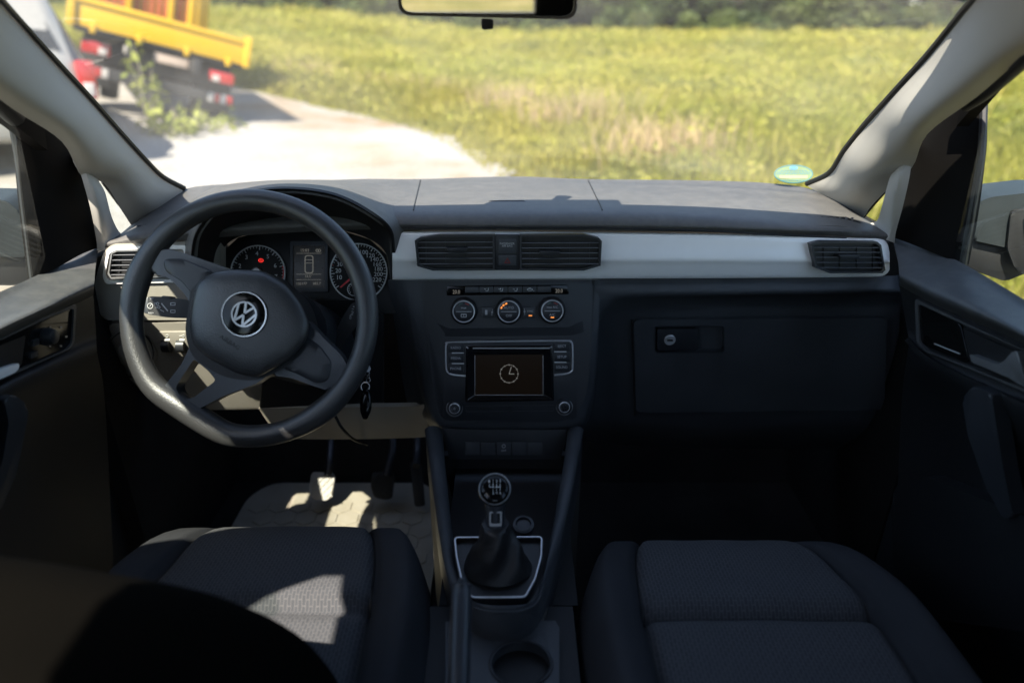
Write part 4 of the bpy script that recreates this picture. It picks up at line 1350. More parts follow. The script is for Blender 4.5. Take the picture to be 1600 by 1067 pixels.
# left end of the dashboard
FL = Frame(P(220, 430, 1.118), (.10, -.985, .12))
lo = rnd([(163, 392), (176, 381), (262, 379), (345, 372), (345, 500), (160, 500), (146, 456), (152, 424)], 8, 4)
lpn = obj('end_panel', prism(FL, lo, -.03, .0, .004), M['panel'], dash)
tro = rnd([(167, 391), (176, 386), (290, 383), (300, 441), (165, 444), (160, 432)], 5, 4)
tri = [(230 + (x - 230) * .94, 414 + (y - 414) * .80) for x, y in tro]
obj('vent_surround', ring(FL, tro, tri, -.002, .005), M['silver'], lpn)
vent(FL, [(173, 395), (181, 391), (262, 389), (268, 433), (172, 436), (168, 428)], 2.5, (399, 407, 415, 423, 430), lambda y: 173, lambda y: 262, (238, 412, 12), M['silverdark'], sl=-1)
FLL = Frame(P(260, 560, 1.13), (.05, -.97, -.22))
ll = rnd([(168, 506), (345, 503), (420, 512), (432, 640), (250, 641), (196, 585)], 8, 4)
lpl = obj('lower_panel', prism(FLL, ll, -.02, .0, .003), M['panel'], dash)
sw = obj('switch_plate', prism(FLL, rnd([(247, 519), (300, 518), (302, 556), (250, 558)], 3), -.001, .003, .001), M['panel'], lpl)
for x in (261, 284):
    obj('thumbwheel', tube([FLL.p(x - 6, 540, .002), FLL.p(x + 6, 540, .002)], .0125, 20), M['stack'], lpl)
    obj('wheel_mark', prism(FLL, rect(x - 4, 531, x + 4, 533), .011, .0135), M['white'], lpl)
bm = bmesh.new()
ring(FLL, circ(261, 525, 2.4, 14), circ(261, 525, 1.6, 14), .003, .0036, bm=bm); stroke(bm, FLL, (280, 525), (285, 525), .7, .003, .0036); ring(FLL, circ(286.5, 525, 2, 12), circ(286.5, 525, 1.2, 12), .003, .0036, bm=bm)
obj('switch_symbols', bm, M['white'], lpl)
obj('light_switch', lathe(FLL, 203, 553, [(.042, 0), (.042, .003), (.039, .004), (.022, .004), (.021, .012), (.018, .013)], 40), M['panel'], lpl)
obj('switch_ring', ring(FLL, circ(203, 553, 37, 48), circ(203, 553, 35.8, 48), .002, .0046), M['black'], lpl)

# instruments
hood0 = [(296, 420, 1.075), (305, 362, 1.065), (345, 316, 1.05), (400, 296, 1.04), (460, 292, 1.04), (525, 302, 1.045), (578, 328, 1.06), (612, 358, 1.085), (618, 400, 1.10)]
hood1 = [(285, 400, 1.14), (296, 345, 1.15), (338, 301, 1.18), (402, 286.5, 1.20), (465, 283.5, 1.20), (532, 290, 1.20), (590, 312, 1.18), (636, 340, 1.14), (640, 392, 1.13)]
hood2 = [(275, 385, 1.18), (290, 325, 1.24), (335, 293, 1.33), (405, 283, 1.38), (470, 281, 1.39), (540, 282.5, 1.38), (600, 291, 1.34), (655, 312, 1.26), (660, 380, 1.16)]
lip = [(x + (455 - x) * .035, y + (440 - y) * .07, Y + .004) for x, y, Y in hood0]
inn = [(342, 448, 1.15), (346, 395, 1.155), (372, 371, 1.165), (430, 357, 1.175), (478, 354, 1.175), (530, 359, 1.175), (578, 374, 1.165), (604, 398, 1.155), (612, 448, 1.15)]
hood = obj('instrument_hood', loft([pts(hood2), pts(hood1), pts(hood0)], 5, 4, .010, toward=(0, 1.0, 3)), M['pad'], dash, angle=60)
obj('hood_lining', loft([pts(hood0), pts(lip), pts(inn)], 5, 3, .004), M['black'], hood, angle=60)
FI = Frame(P(480, 430, 1.155), (0, -math.cos(R(25)), math.sin(R(25))))
clus = obj('instrument_cluster', prism(FI, [(x, y) for x, y, _ in inn] + [(620, 490), (330, 490)], -.012, -.002, .001), M['black'], dash)
def dial(cx, cy, r, nums, a0, a1, nt, reds=()):
    d = obj('dial', prism(FI, circ(cx, cy, r, 64), -.004, .0005), M['gloss'] if False else M['display'], clus)
    obj('dial_ring', ring(FI, circ(cx, cy, r, 64), circ(cx, cy, r - 1.8, 64), -.001, .004), M['satin'], d) if False else obj('dial_ring', ring(FI, circ(cx, cy, r, 64), circ(cx, cy, r - 1.6, 64), -.001, .003), M['white'], clus)
    bm = bmesh.new(); bmr = bmesh.new()
    for k in range(nt):
        a = math.radians(lerp(a0, a1, k / (nt - 1)))
        big = k % 5 == 0
        t_ = bmr if k in reds else bm
        stroke(t_, FI, (cx + (r - (7.5 if big else 5)) * math.cos(a), cy - (r - (7.5 if big else 5)) * math.sin(a)), (cx + (r - 2.2) * math.cos(a), cy - (r - 2.2) * math.sin(a)), 1.1 if big else .7, .0003, .0012)
    for s, a in nums:
        a = math.radians(a)
        text_bm(s, FI, cx + (r - 13.5) * math.cos(a), cy - (r - 13.5) * math.sin(a), .0008, 9.5, bm=bm)
    obj('dial_marks', bm, M['white'], clus)
    if reds:
        obj('red_marks', bmr, M['redprint'], clus)
    else:
        bmr.free()
dial(402.5, 426, 43, [('1', 190), ('2', 160), ('3', 126), ('4', 92), ('5', 57), ('6', 21), ('7', -13)], 226, -20, 36)
dial(560, 425, 45, [('10', 196), ('20', 177), ('30', 158), ('40', 139), ('50', 120), ('100', 75), ('120', 54), ('140', 38), ('160', 22), ('180', 8), ('200', -7), ('220', -23)], 215, -35, 41, (8, 12, 16))
obj('redline', arc(FI, 402.5, 426, 39.4, 41.2, -40, 16, .0003, .0012, 8), M['redprint'], clus)
obj('dial_hub', lathe(FI, 399.5, 424.5, [(.0085, 0), (.0085, .005), (.0072, .006), (.0066, .005)], 28), M['silverdark'], clus)
obj('needle', prism(FI, [(531, 448.5), (551, 430.5), (553, 432.8), (532, 449.8)], .001, .003), simple('needle red', (.75, .05, .06), .4), clus)
obj('needle', prism(FI, [(366, 446), (394, 426), (396, 428), (367, 447.5)], .001, .003), simple('rev needle red', (.75, .05, .06), .4), clus)
bm = ring(FI, circ(553, 452, 10.5, 30), circ(553, 452, 9.7, 30), .0003, .002)
for k in range(6):
    a = math.radians(100 + k * 24)
    stroke(bm, FI, (553 + 7 * math.cos(a), 452 - 7 * math.sin(a)), (553 + 9 * math.cos(a), 452 - 9 * math.sin(a)), .8, .0003, .0015, )
obj('fuel_gauge', bm, M['white'], clus)
obj('brake_warning', ring(FI, circ(407.5, 407, 4.0, 24, 3.0), circ(407.5, 407, 3.0, 24, 2.1), .0005, .0014), M['redlamp'], clus)
obj('brake_warning', prism(FI, rect(406.9, 405.9, 408.1, 408.3), .0005, .0014), M['redlamp'], clus)
dsp_o = rnd(rect(453.5, 377, 512, 456), 2, 2)
obj('display_frame', ring(FI, dsp_o, [(482.7 + (x - 482.7) * .86, 417 + (y - 417) * .84) for x, y in dsp_o], -.002, .0035, -.001), M['stack'], clus)
obj('display', prism(FI, rect(457, 382, 508.5, 451), -.003, .0006), simple('grey brown display', (.016, .0145, .012), .25, 0, .05), clus)
DP = simple('display print', (.26, .24, .20), .5, 0, .12)
bm = text_bm('15:03', FI, 476, 391.5, .0008, 6.5, sx=1.0); text_bm('33.5°', FI, 482, 432, .0008, 5.5, bm=bm); text_bm('135177', FI, 471, 443.5, .0008, 5.6, bm=bm); text_bm('882.7', FI, 495, 443.2, .0008, 5.6, bm=bm)
for y in (396, 428.5, 437):
    stroke(bm, FI, (463, y), (502, y), .6, .0006, .0011)
ring(FI, rnd(rect(476, 399, 489.5, 427), 4, 4), rnd(rect(477.2, 400.2, 488.3, 425.8), 3.4, 4), .0006, .0012, bm=bm)
stroke(bm, FI, (477, 406), (488.5, 406), .7, .0006, .0012); stroke(bm, FI, (478, 411), (487.5, 411), .7, .0006, .0012)
ring(FI, circ(495.5, 391.5, 2.4, 14), circ(495.5, 391.5, 1.6, 14), .0006, .0012, bm=bm); ring(FI, circ(499, 391.5, 2.4, 14), circ(499, 391.5, 1.6, 14), .0006, .0012, bm=bm)
obj('display_print', bm, DP, clus)
# column shroud and knee panels
sh0 = P(475, 590, 1.12); sh1 = P(425, 530, .97)
bm = bmesh.new()
tube(cr([P(500, 545, 1.20), P(470, 530, 1.08), P(432, 518, .965)], 4), [.088] * 5 + [.078] * 4, 24, bm=bm, flat=((0, .3, 1), .85))
col_ = obj('column_shroud', bm, M['stack'], dash)
bm = bmesh.new()
add_prism(bm, [P(x, y, Y) for x, y, Y in ((420, 470, 1.08), (560, 468, 1.08), (600, 492, 1.10), (600, 640, 1.12), (405, 640, 1.12))], [P(x, y, Y) for x, y, Y in ((420, 470, 1.2), (560, 468, 1.2), (600, 492, 1.2), (600, 640, 1.2), (405, 640, 1.2))], .006)
obj('column_surround', bm, M['black'], dash)
kn = [[(404, 638, 1.12), (470, 637, 1.115), (560, 636, 1.11), (640, 635, 1.10), (662, 632, 1.08)],
      [(420, 662, 1.135), (476, 660, 1.13), (560, 659, 1.125), (640, 657, 1.115), (668, 655, 1.09)],
      [(440, 684, 1.16), (482, 686, 1.155), (560, 686, 1.15), (640, 684, 1.14), (668, 682, 1.11)]]
obj('knee_panel', loft([pts(r) for r in kn], 4, 4, .01), plastic('bounce lit knee panel', (.36, .32, .26), .6, .3, 600, .1, .3), dash)  # beige stands for warm light bounced off the mat, painted into the plastic
# black cable under the panel
cab = thing('hanging_cable', 'thin black cable hanging under the steering column', 'cable', P(545, 660, 1.1))
obj('cable', tube(cr([P(524, 650, 1.09), P(534, 668, 1.08), P(552, 686, 1.11), P(575, 694, 1.16)], 5), .0028, 8), M['rubber'], cab)
# ------------------------------------------------------------------ steering wheel
WC = CAM + ray(390, 497) * 1.0
FW = Frame(WC, (0, -CP, SP))
wheel_ = thing('steering_wheel', 'black three spoke steering wheel turned to the right', 'steering wheel', WC)
phi0 = math.atan2(.84, -.545)
rim_p, rim_r = [], []
N_ = 96
for k in range(N_):
    a = 2 * math.pi * k / N_
    dl = (a - phi0 + math.pi) % (2 * math.pi) - math.pi
    rr = 184.5
    flat = 174 / max(.3, math.cos(dl)) if abs(dl) < 1.2 else 999
    rr = -math.log(math.exp(-rr / 3) + math.exp(-min(flat, 400) / 3)) * 3
    rim_p.append(FW.p(390 + rr * math.cos(a), 497 + rr * math.sin(a), 0))
    w = .0158 + .0030 * math.exp(-(dl / .5) ** 2)
    for sa in (math.radians(198), math.radians(52)):
        da = (a - sa + math.pi) % (2 * math.pi) - math.pi
        w += .0022 * math.exp(-(da / .22) ** 2)
    rim_r.append(w)
obj('rim', tube(rim_p, rim_r, 18, True, flat=((0, -CP, SP), .93)), M['leather'], wheel_, angle=180)
# rim stitch line on the inner side
sp1 = rnd([(232, 398), (262, 388), (305, 402), (372, 425), (350, 470), (303, 486), (288, 458), (262, 432), (234, 428)], 12, 4)
obj('spoke', prism(FW, sp1, -.016, .007, .005, 3), M['spoke'], wheel_)
obj('spoke_inset', dome(FW, rnd([(255, 405), (285, 404), (335, 425), (322, 462), (302, 462), (285, 440), (258, 424)], 8, 4), [(1, .004), (1, .0078), (.93, .0092), (.5, .0095)]), M['stack'], wheel_)
sp2 = rnd([(440, 480), (478, 498), (505, 528), (535, 556), (548, 585), (520, 612), (492, 604), (455, 590), (420, 586), (400, 560)], 12, 4)
obj('spoke', prism(FW, sp2, -.016, .007, .005, 3), M['spoke'], wheel_)
obj('spoke_inset', dome(FW, rnd([(470, 520), (500, 540), (519, 566), (514, 594), (496, 600), (462, 583), (440, 575)], 8, 4), [(1, .004), (1, .0078), (.93, .0092), (.5, .0095)]), M['stack'], wheel_)
# lower spoke with its opening
so_ = [(300, 535), (283, 570), (256, 604), (254, 616), (264, 632), (284, 642), (312, 638), (350, 618), (400, 600), (446, 566), (420, 560), (380, 575), (340, 562), (316, 548)]
si_ = [(302, 562), (292, 578), (277, 600), (275, 608), (281, 618), (291, 624), (304, 620), (322, 606), (334, 597), (336, 593), (334, 590), (326, 580), (314, 570), (306, 563)]
obj('lower_spoke', ring(FW, rnd(so_, 6, 3), rnd(si_, 4, 3), -.016, .009), M['spoke'], wheel_, angle=45)
# hub behind the pad
hb = rnd([(300, 440), (330, 428), (420, 425), (470, 470), (486, 520), (455, 570), (400, 596), (350, 590), (300, 560), (288, 520)], 20, 5)
obj('hub', prism(FW, hb, -.04, .010, .006, 3), M['black'], wheel_)
pad_o = rnd([(309, 440), (330, 427), (368, 421), (412, 423), (446, 443), (470, 474), (484, 506), (480, 530), (456, 560), (402, 590), (372, 584), (322, 558), (300, 536), (296, 505), (301, 468)], 11, 5)
obj('airbag_cover', dome(FW, pad_o, [(1.0, .004), (1.0, .021), (.985, .0255), (.95, .0285), (.88, .0315), (.7, .0345), (.45, .036), (.2, .0365)]), M['leather'], wheel_, angle=80)
HB = .0362
bdg = obj('badge', lathe(FW, 381, 491, [(.0330, HB - .006), (.0330, HB + .0010), (.0300, HB + .0022), (.012, HB + .0030)], 56), M['gloss'], wheel_, angle=50)
obj('badge_ring', lathe(FW, 381, 491, [(.0335, HB - .004), (.0335, HB + .0018), (.0327, HB + .0027), (.0316, HB + .0026), (.0309, HB + .0012)], 56), M['chrome'], bdg) if False else obj('badge_ring', ring(FW, circ(381, 491, 35.6, 64), circ(381, 491, 33.6, 64), HB - .004, HB + .0028), M['chrome'], bdg)
EH = HB + .0028
def emb(x, y):
    c, s_ = math.cos(R(33)), math.sin(R(33))
    X, Y_ = x * c + y * s_, -x * s_ + y * c
    return (381 + X * 20.3, 491 - Y_ * 20.3)
bm = ring(FW, circ(381, 491, 20.3, 56), circ(381, 491, 17.6, 56), EH - .002, EH + .003)
for a, b in (((-.36, .84), (.0, .10)), ((.36, .84), (.0, .10)), ((-.78, .46), (-.37, -.80)), ((-.37, -.80), (0, -.06)), ((0, -.06), (.37, -.80)), ((.37, -.80), (.78, .46))):
    stroke(bm, FW, emb(*a), emb(*b), 3.5, EH - .002, EH + .0029)
obj('emblem', bm, M['chrome'], bdg)
obj('lettering', text_bm('AIRBAG', FW, 359, 535, HB - .0005, 9.5, -33, sx=1.05), M['black'], wheel_)

# stalks behind the wheel
FK = Frame(P(258, 481, 1.02), (0, -CP, SP))
stl = thing('indicator_stalk', 'black indicator stalk with white symbols left of the wheel hub', 'stalk', P(258, 481, 1.02))
obj('lever', prism(FK, rnd([(224, 466), (236, 463), (262, 464), (300, 470), (330, 472), (330, 496), (292, 497), (262, 496), (228, 491)], 5, 4), -.012, .006, .005, 3), M['black'], stl)
obj('lever_tip', prism(FK, rnd([(222, 466), (232, 463.5), (232, 491), (224, 489)], 3, 3), -.010, .0066, .003), M['spoke'], stl)
obj('rocker', prism(FK, rnd([(253, 462), (268, 463), (267, 467), (252, 466)], 1.5), -.006, .0085, .001), M['black'], stl)
bm = bmesh.new()
ring(FK, circ(234.5, 478, 4.6, 20), circ(234.5, 478, 3.7, 20), .0062, .0072, bm=bm); stroke(bm, FK, (234, 479), (237, 474.5), .8, .0062, .0072)
for x, y in ((246, 474.5), (248, 480)):
    ring(FK, circ(x, y, 2.4, 14), circ(x, y, 1.5, 14), .0062, .0072, bm=bm); stroke(bm, FK, (x - 5, y - 1), (x - 2.6, y - 1), .7, .0062, .0072); stroke(bm, FK, (x - 5, y + 1), (x - 2.6, y + 1), .7, .0062, .0072)
stroke(bm, FK, (252, 474), (262, 486), 1.6, .0062, .0072); stroke(bm, FK, (250, 484), (256, 487), .8, .0062, .0072)
for x, y in ((270, 475), (270, 486.5)):
    ring(FK, rnd(rect(x - 4, y - 2.4, x + 4, y + 2.4), 1, 2), rnd(rect(x - 3, y - 1.4, x + 3, y + 1.4), .6, 2), .0062, .0072, bm=bm)
text_bm('SET', FK, 237, 466.8, .0064, 3.8, bm=bm); text_bm('RES/+', FK, 236, 489.2, .0064, 3.6, bm=bm)
obj('symbols', bm, M['grey'], stl)
stl2 = thing('wiper_stalk', 'black wiper stalk with small print right of the column', 'stalk', P(548, 495, 1.03))
FK2 = Frame(P(548, 497, 1.04), (.1, -CP, SP))
obj('lever', prism(FK2, rnd([(505, 560), (520, 525), (538, 490), (549, 474), (560, 470), (566, 476), (560, 505), (540, 530), (520, 565)], 5, 4), -.012, .004, .004, 3), M['black'], stl2)
bm = text_bm('1 x', FK2, 552, 481, .0046, 5, 75); text_bm('INT', FK2, 551, 489, .0046, 4.5, 75, bm=bm); text_bm('OFF', FK2, 548, 495, .0046, 4.5, 75, bm=bm)
obj('print', bm, M['grey'], stl2)

# ignition key with ring and fob
ky = thing('key_ring', 'car key fob hanging on a metal ring beside the column', 'key', P(572, 610, 1.05))
FKY = Frame(P(571, 620, 1.05), (0, -CP, SP))
obj('key_blade', tube([P(566, 572, 1.11), P(574, 576, 1.06)], [.005, .006], 12), M['silverdark'], ky)
lk = None
for k, (x, y) in enumerate(((574, 583), (576, 588), (575.5, 593.5))):
    ring_pts = [FKY.p(x + (3.0 if k % 2 == 0 else 1.2) * math.cos(a), y + 3.6 * math.sin(a), .002 * math.sin(a * 2)) for a in np.linspace(0, 2 * math.pi, 14, endpoint=False)]
    obj('chain_link', tube(ring_pts, .0007, 6, True), M['chrome'], ky)
obj('split_ring', tube([FKY.p(571 + 6.6 * math.cos(a), 604 + 7 * math.sin(a), 0) for a in np.linspace(0, 2 * math.pi, 28, endpoint=False)], .0009, 6, True), M['chrome'], ky)
fob = rnd([(568, 607), (576, 608), (580.5, 622), (580, 640), (573, 655), (567, 654), (562.5, 640), (563, 622)], 5, 4)
fb_ = obj('fob', dome(FKY, fob, [(1, -.006), (1.06, -.001), (1.0, .004), (.8, .006), (.4, .0065)]), M['gloss'], ky, angle=80)

# ------------------------------------------------------------------ pedals and mat
FLOOR = -1.075
FP = Frame(P(502, 760, 1.34), (.0, -.78, .62))
def pedal(name, label, outl, arm, mat, grid):
    c = P(sum(p[0] for p in outl) / len(outl), sum(p[1] for p in outl) / len(outl), 1.34)
    t = thing(name, label, 'pedal', c)
    obj('pedal_pad', prism(FP, rnd(outl, 5, 4), -.012, .0, .003), mat, t)
    if grid:
        x0 = min(p[0] for p in outl); x1 = max(p[0] for p in outl); y0 = min(p[1] for p in outl); y1 = max(p[1] for p in outl)
        bm = bmesh.new()
        w, h = x1 - x0, y1 - y0
        for k in range(-3, 4):
            for sgn in (1, -1):
                # ridge clipped to the pad
                seg = []
                for q in np.linspace(0, 1, 41):
                    x = x0 + w * q; y = (y0 + y1) / 2 + sgn * (x - (x0 + x1) / 2) * 1.0 + k * 11
                    if x0 + 4 < x < x1 - 4 and y0 + 5 < y < y1 - 6:
                        seg.append((x, y))
                if len(seg) > 3:
                    stroke(bm, FP, seg[0], seg[-1], 1.6, -.001, .0025)
        if len(bm.verts):
            obj('tread', bm, mat, t)
        else:
            bm.free()
    obj('pedal_arm', tube(cr([P(*a) for a in arm], 5), .009, 10), M['steel'], t)
    return t
pedal('clutch_pedal', 'sunlit clutch pedal with diamond tread, leftmost pedal', [(487, 737), (519, 738), (523, 746), (517, 777), (508, 782), (489, 780), (482.5, 764)], [(512, 742, 1.35), (515, 720, 1.37), (517, 690, 1.42), (517, 650, 1.46)], M['pedal'], True)
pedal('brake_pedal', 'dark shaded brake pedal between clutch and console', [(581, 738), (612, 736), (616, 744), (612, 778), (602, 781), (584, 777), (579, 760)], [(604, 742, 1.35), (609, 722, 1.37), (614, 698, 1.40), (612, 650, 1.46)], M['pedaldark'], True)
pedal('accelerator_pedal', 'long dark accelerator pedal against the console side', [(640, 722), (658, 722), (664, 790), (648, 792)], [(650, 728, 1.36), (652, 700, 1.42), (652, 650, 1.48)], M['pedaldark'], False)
fm = thing('floor_mat', 'dusty beige rubber mat on the driver floor below the pedals', 'mat', (-.40, 1.2, EYE + FLOOR + .017))
z0 = EYE + FLOOR + .017 - .025
bm = bmesh.new()
mo_ = rnd([(-.66, .86), (-.17, .86), (-.17, 1.36), (-.22, 1.44), (-.62, 1.44), (-.66, 1.38)], .03, 4)
add_prism(bm, [V((x, y, z0 + .010)) for x, y in mo_], [V((x, y, z0)) for x, y in mo_], .002)
obj('mat_base', bm, M['mat'], fm)
bm = bmesh.new()
for i in range(9):
    for j in range(11):
        hx, hy = -.62 + i * .051 + (.0255 if j % 2 else 0), .90 + j * .0445
        if hx > -.20 or hy > 1.40:
            continue
        q = [V((hx + .0265 * math.sin(a), hy + .0265 * math.cos(a), z0 + .0125)) for a in np.linspace(0, 2 * math.pi, 6, endpoint=False)]
        add_prism(bm, q, [p - V((0, 0, .006)) for p in q], .0012, 1)
tr = obj('tread', bm, M['mat'], fm); tr['kind'] = 'stuff'

# ------------------------------------------------------------------ seats
def ss(a, b, x):
    t = min(1, max(0, (x - a) / (b - a))); return t * t * (3 - 2 * t)
def seat(label, x0, W, yf, zt, skew, groove_y):
    t = thing('front_seat', label, 'seat', (x0, yf - .3, EYE - 1.06), 'front seats')
    def pt(s, y, lift=0.0):
        d = max(0, yf - y)
        g = min(1, d / .24); e = math.sqrt(max(0, 1 - (1 - g) ** 2))
        w = W * (.60 + .40 * e)
        a = abs(s)
        f = min(1, d / .10); ef = 1 - math.sqrt(max(0, 1 - (1 - f) ** 2))
        z = zt - .075 * ef
        z += .028 * ss(.60, .84, a) * ss(0, .2, d) - .012 * ss(.2, .5, d)
        z -= .014 * math.exp(-((a - .655) / .030) ** 2)
        if a > .86:
            z -= .09 * ((a - .86) / .14) ** 2
        z += .006 * (1 - a * a)
        if a < .66:
            z -= .017 * math.exp(-((y - groove_y) / .010) ** 2) - .006 * math.exp(-((y - groove_y - .03) / .03) ** 2)
        # gentle wrinkles
        z += .0010 * math.sin(s * 9 + y * 31) * math.sin(y * 23 - s * 4)
        return V((x0 + skew * d + w * s, y, EYE + z + lift))
    ys = [yf - .0005, yf - .003, yf - .008, yf - .016, yf - .028, yf - .044, yf - .066] + list(np.linspace(yf - .09, .22, 54))
    def patch(svals, name, mat, side=0):
        rows = []
        p0 = [pt(s, ys[0]) for s in svals]
        rows.append([V((p.x, p.y - .03, p.z - .20)) for p in p0])
        rows.append([V((p.x, p.y - .003, p.z - .05)) for p in p0])
        for y in ys:
            r = [pt(s, y) for s in svals]
            if side:
                e = r[-1] if side > 0 else r[0]
                ex = [V((e.x + side * .004, e.y, e.z - .05)), V((e.x - side * .01, e.y, e.z - .20))]
                r = r + ex if side > 0 else list(reversed(ex)) + r
            rows.append(r)
        if side:
            for k in (0, 1):
                e = rows[k][-1] if side > 0 else rows[k][0]
                ex = [V((e.x + side * .003, e.y, e.z - .03)), V((e.x - side * .01, e.y, e.z - .06))]
                rows[k] = rows[k] + ex if side > 0 else list(reversed(ex)) + rows[k]
        obj(name, loft(rows, 1, 1, .012, toward=(x0, .5, 5)), mat, t, angle=75)
    patch(list(np.linspace(-.648, .648, 41)), 'centre_panel', M['pattern'])
    patch(list(np.linspace(.652, 1, 18)), 'side_bolster', M['fabric'], 1)
    patch(list(np.linspace(-1, -.652, 18)), 'side_bolster', M['fabric'], -1)
    for s in (-.65, .65):
        pth = [pt(s, y, .0005) for y in ys[2:]]
        obj('seam_piping', tube(pth, .0016, 6), M['black'], t)
    bm = bmesh.new(); box(bm, (x0 + .02, yf - .34, EYE - .93), (W * 1.7, .50, .25), None, .03)
    obj('seat_base', bm, M['black'], t)
    return t, pt
dseat, dpt = seat('driver seat with dark patterned cushion partly lit by the sun', -.345, .235, .876, -.698, .02, .665)
pseat, ppt = seat('passenger seat with blue grey patterned cushion in full shade', .312, .232, .846, -.699, .05, .655)

# driver backrest leaning in from the lower left corner
def back_ring(x, zt, th, yc):
    out = []
    zb = EYE - .80
    for k in range(22):
        a = 2 * math.pi * k / 22
        c, s_ = math.cos(a), math.sin(a)
        ex = .6
        yy = math.copysign(abs(c) ** ex, c) * th
        zz = math.copysign(abs(s_) ** ex, s_)
        z = zb + (zt - zb) * (zz + 1) / 2
        out.append(V((x, yc + yy - (z - zb) * .28, z)))
    return out
secs = [(x - .065, z - .075, t, y) for x, z, t, y in [(-.095, EYE - .62, .03, .47), (-.105, EYE - .54, .06, .47), (-.125, EYE - .455, .085, .47), (-.155, EYE - .395, .095, .47), (-.20, EYE - .352, .10, .47), (-.26, EYE - .322, .10, .47), (-.33, EYE - .296, .10, .47), (-.42, EYE - .27, .10, .47), (-.52, EYE - .29, .10, .47), (-.575, EYE - .36, .09, .47), (-.60, EYE - .48, .05, .47)]]
rr_ = [back_ring(*s_) for s_ in secs]
smooth_rings = list(zip(*[cr(list(c), 4) for c in zip(*rr_)]))
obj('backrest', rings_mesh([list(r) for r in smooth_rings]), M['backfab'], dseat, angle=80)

# ------------------------------------------------------------------ centre console
con = thing('centre_console', 'dark centre console with gear surround, tray and cup holder', 'console', (0, .8, EYE - 1.06))
st = [(664, 668, 690, 668, 1.045), (671, 715, 694, 714, .97), (677, 765, 699, 762, .90), (686, 830, 706, 826, .80), (697, 888, 715, 884, .725), (713, 935, 727, 918, .685), (742, 974, 744, 938, .648), (785, 986, 786, 943, .638), (828, 972, 830, 937, .648), (853, 935, 845, 906, .69), (869, 880, 856, 862, .75), (886, 800, 868, 796, .84), (900, 730, 880, 727, .93), (911, 668, 888, 668, 1.045)]
rows = []
for ox, oy, ix, iy, Y in st:
    o_ = P(ox, oy, Y); i_ = P(ix, iy, Y + .01)
    mid = o_.lerp(i_, .5) + V((0, 0, .004))
    rows.append([o_ + V((0, 0, -.10)), o_ + V((0, 0, -.02)), o_ + V((0, 0, -.003)), mid, i_ + V((0, 0, -.003)), i_ + V((0, .002, -.03)), i_ + V((0, .004, -.07))])
obj('console_frame', loft(rows, 3, 5, .006, toward=(0, .8, 4)), M['dash'], con, angle=60)
# sides and bottom of the tray
bm = bmesh.new()
for sx, l_ in ((-1, [(665, 672, 1.06), (677, 765, .90), (697, 888, .725), (720, 960, .66)]), (1, [(911, 672, 1.06), (893, 765, .90), (869, 880, .75), (846, 955, .66)])):
    for a, b in zip(l_, l_[1:]):
        p, q = P(*a) + V((0, 0, -.03)), P(*b) + V((0, 0, -.03))
        f = [p, q, V((q.x, q.y, EYE - 1.07)), V((p.x, p.y, EYE - 1.07))]
        add_prism(bm, f, [v + V((-sx * .008, 0, 0)) for v in f])
obj('console_side', bm, plastic('side trim', (.10, .092, .08), .6, .3, 500, .1, .3), con)
bm = bmesh.new(); box(bm, (-.005, .90, EYE - .765), (.20, .34, .012)); obj('tray_floor', bm, M['black'], con)
FBK = Frame(P(787, 693, 1.05), (0, -.96, .28))
bp2 = obj('tray_back', prism(FBK, [(690, 668), (890, 668), (876, 718), (702, 718)], -.02, .0, .002), M['stack'], con)
obj('tray_wall', prism(FBK, [(690, 712), (884, 712), (862, 800), (712, 800)], -.06, -.03), M['black'], con)
for k in range(5):
    x0 = 726 + k * 24.4
    sbn = obj('switch_blank', prism(FBK, rnd(rect(x0 + .8, 691, x0 + 23.6, 711), 1, 2), -.001, .0022, .0008), M['dash'], con)
bm = text_bm('OFF', FBK, 787, 704, .0026, 4.5); ring(FBK, circ(787, 697, 3, 16), circ(787, 697, 2.2, 16), .002, .0028, bm=bm)
obj('switch_symbol', bm, M['grey'], con)
# gear surround
FB = Frame((0, .70, EYE - .676), (0, -.14, .99))
go = rnd([(708, 838), (849, 837), (848, 868), (838, 905), (822, 934), (736, 935), (719, 905), (711, 868)], 6, 4)
gi = [(779 + (x - 779) * .955, 884 + (y - 884) * .955) for x, y in go]
obj('gear_surround', ring(FB, go, gi, -.012, .002), M['stack'], con)
gp = [FB.p(779 + (x - 779) * .965, 884 + (y - 884) * .965, .003) for x, y in go]
obj('chrome_line', tube(gp, .0014, 6, True), M['satin'], con)
bm = bmesh.new(); add_prism(bm, [FB.p(x, y, -.004) for x, y in gi], [FB.p(x, y, -.02) for x, y in gi]); obj('surround_base', bm, M['boot'], con)
obj('socket', lathe(Frame(P(818, 816, .83), (0, -.3, .95)), 818, 818, [(.016, -.01), (.016, .003), (.012, .004), (.011, .0)], 24), M['stack'], con)
# rear of the tunnel with the cup holder
FTN = Frame((0, .55, EYE - .725), (0, 0, 1))
cup = circ(814, 1037, 46.5, 48, 34)
outer = []
for x, y in cup:
    dx, dy = x - 814, y - 1037
    k = min((118 if dx < 0 else 60) / max(1e-6, abs(dx)), (68 if dy < 0 else 420) / max(1e-6, abs(dy)))
    outer.append((814 + dx * k, 1037 + dy * k))
obj('tunnel_top', ring(FTN, outer, cup, -.02, .0, -.09), M['dash'], con, angle=30)
cc = [FTN.p(x, y, -.085) for x, y in circ(814, 1037, 60, 40, 46)]
bm = bmesh.new(); add_prism(bm, cc, [p - V((0, 0, .01)) for p in cc]); obj('cup_base', bm, M['black'], con)
obj('cup_rim', tube([FTN.p(x, y, .001) for x, y in circ(814, 1037, 47.5, 48, 35)], .0022, 8, True), M['stack'], con)
bm = bmesh.new()
box(bm, (-.015, .50, EYE - .91), (.20, .42, .34)); obj('tunnel_body', bm, M['black'], con)
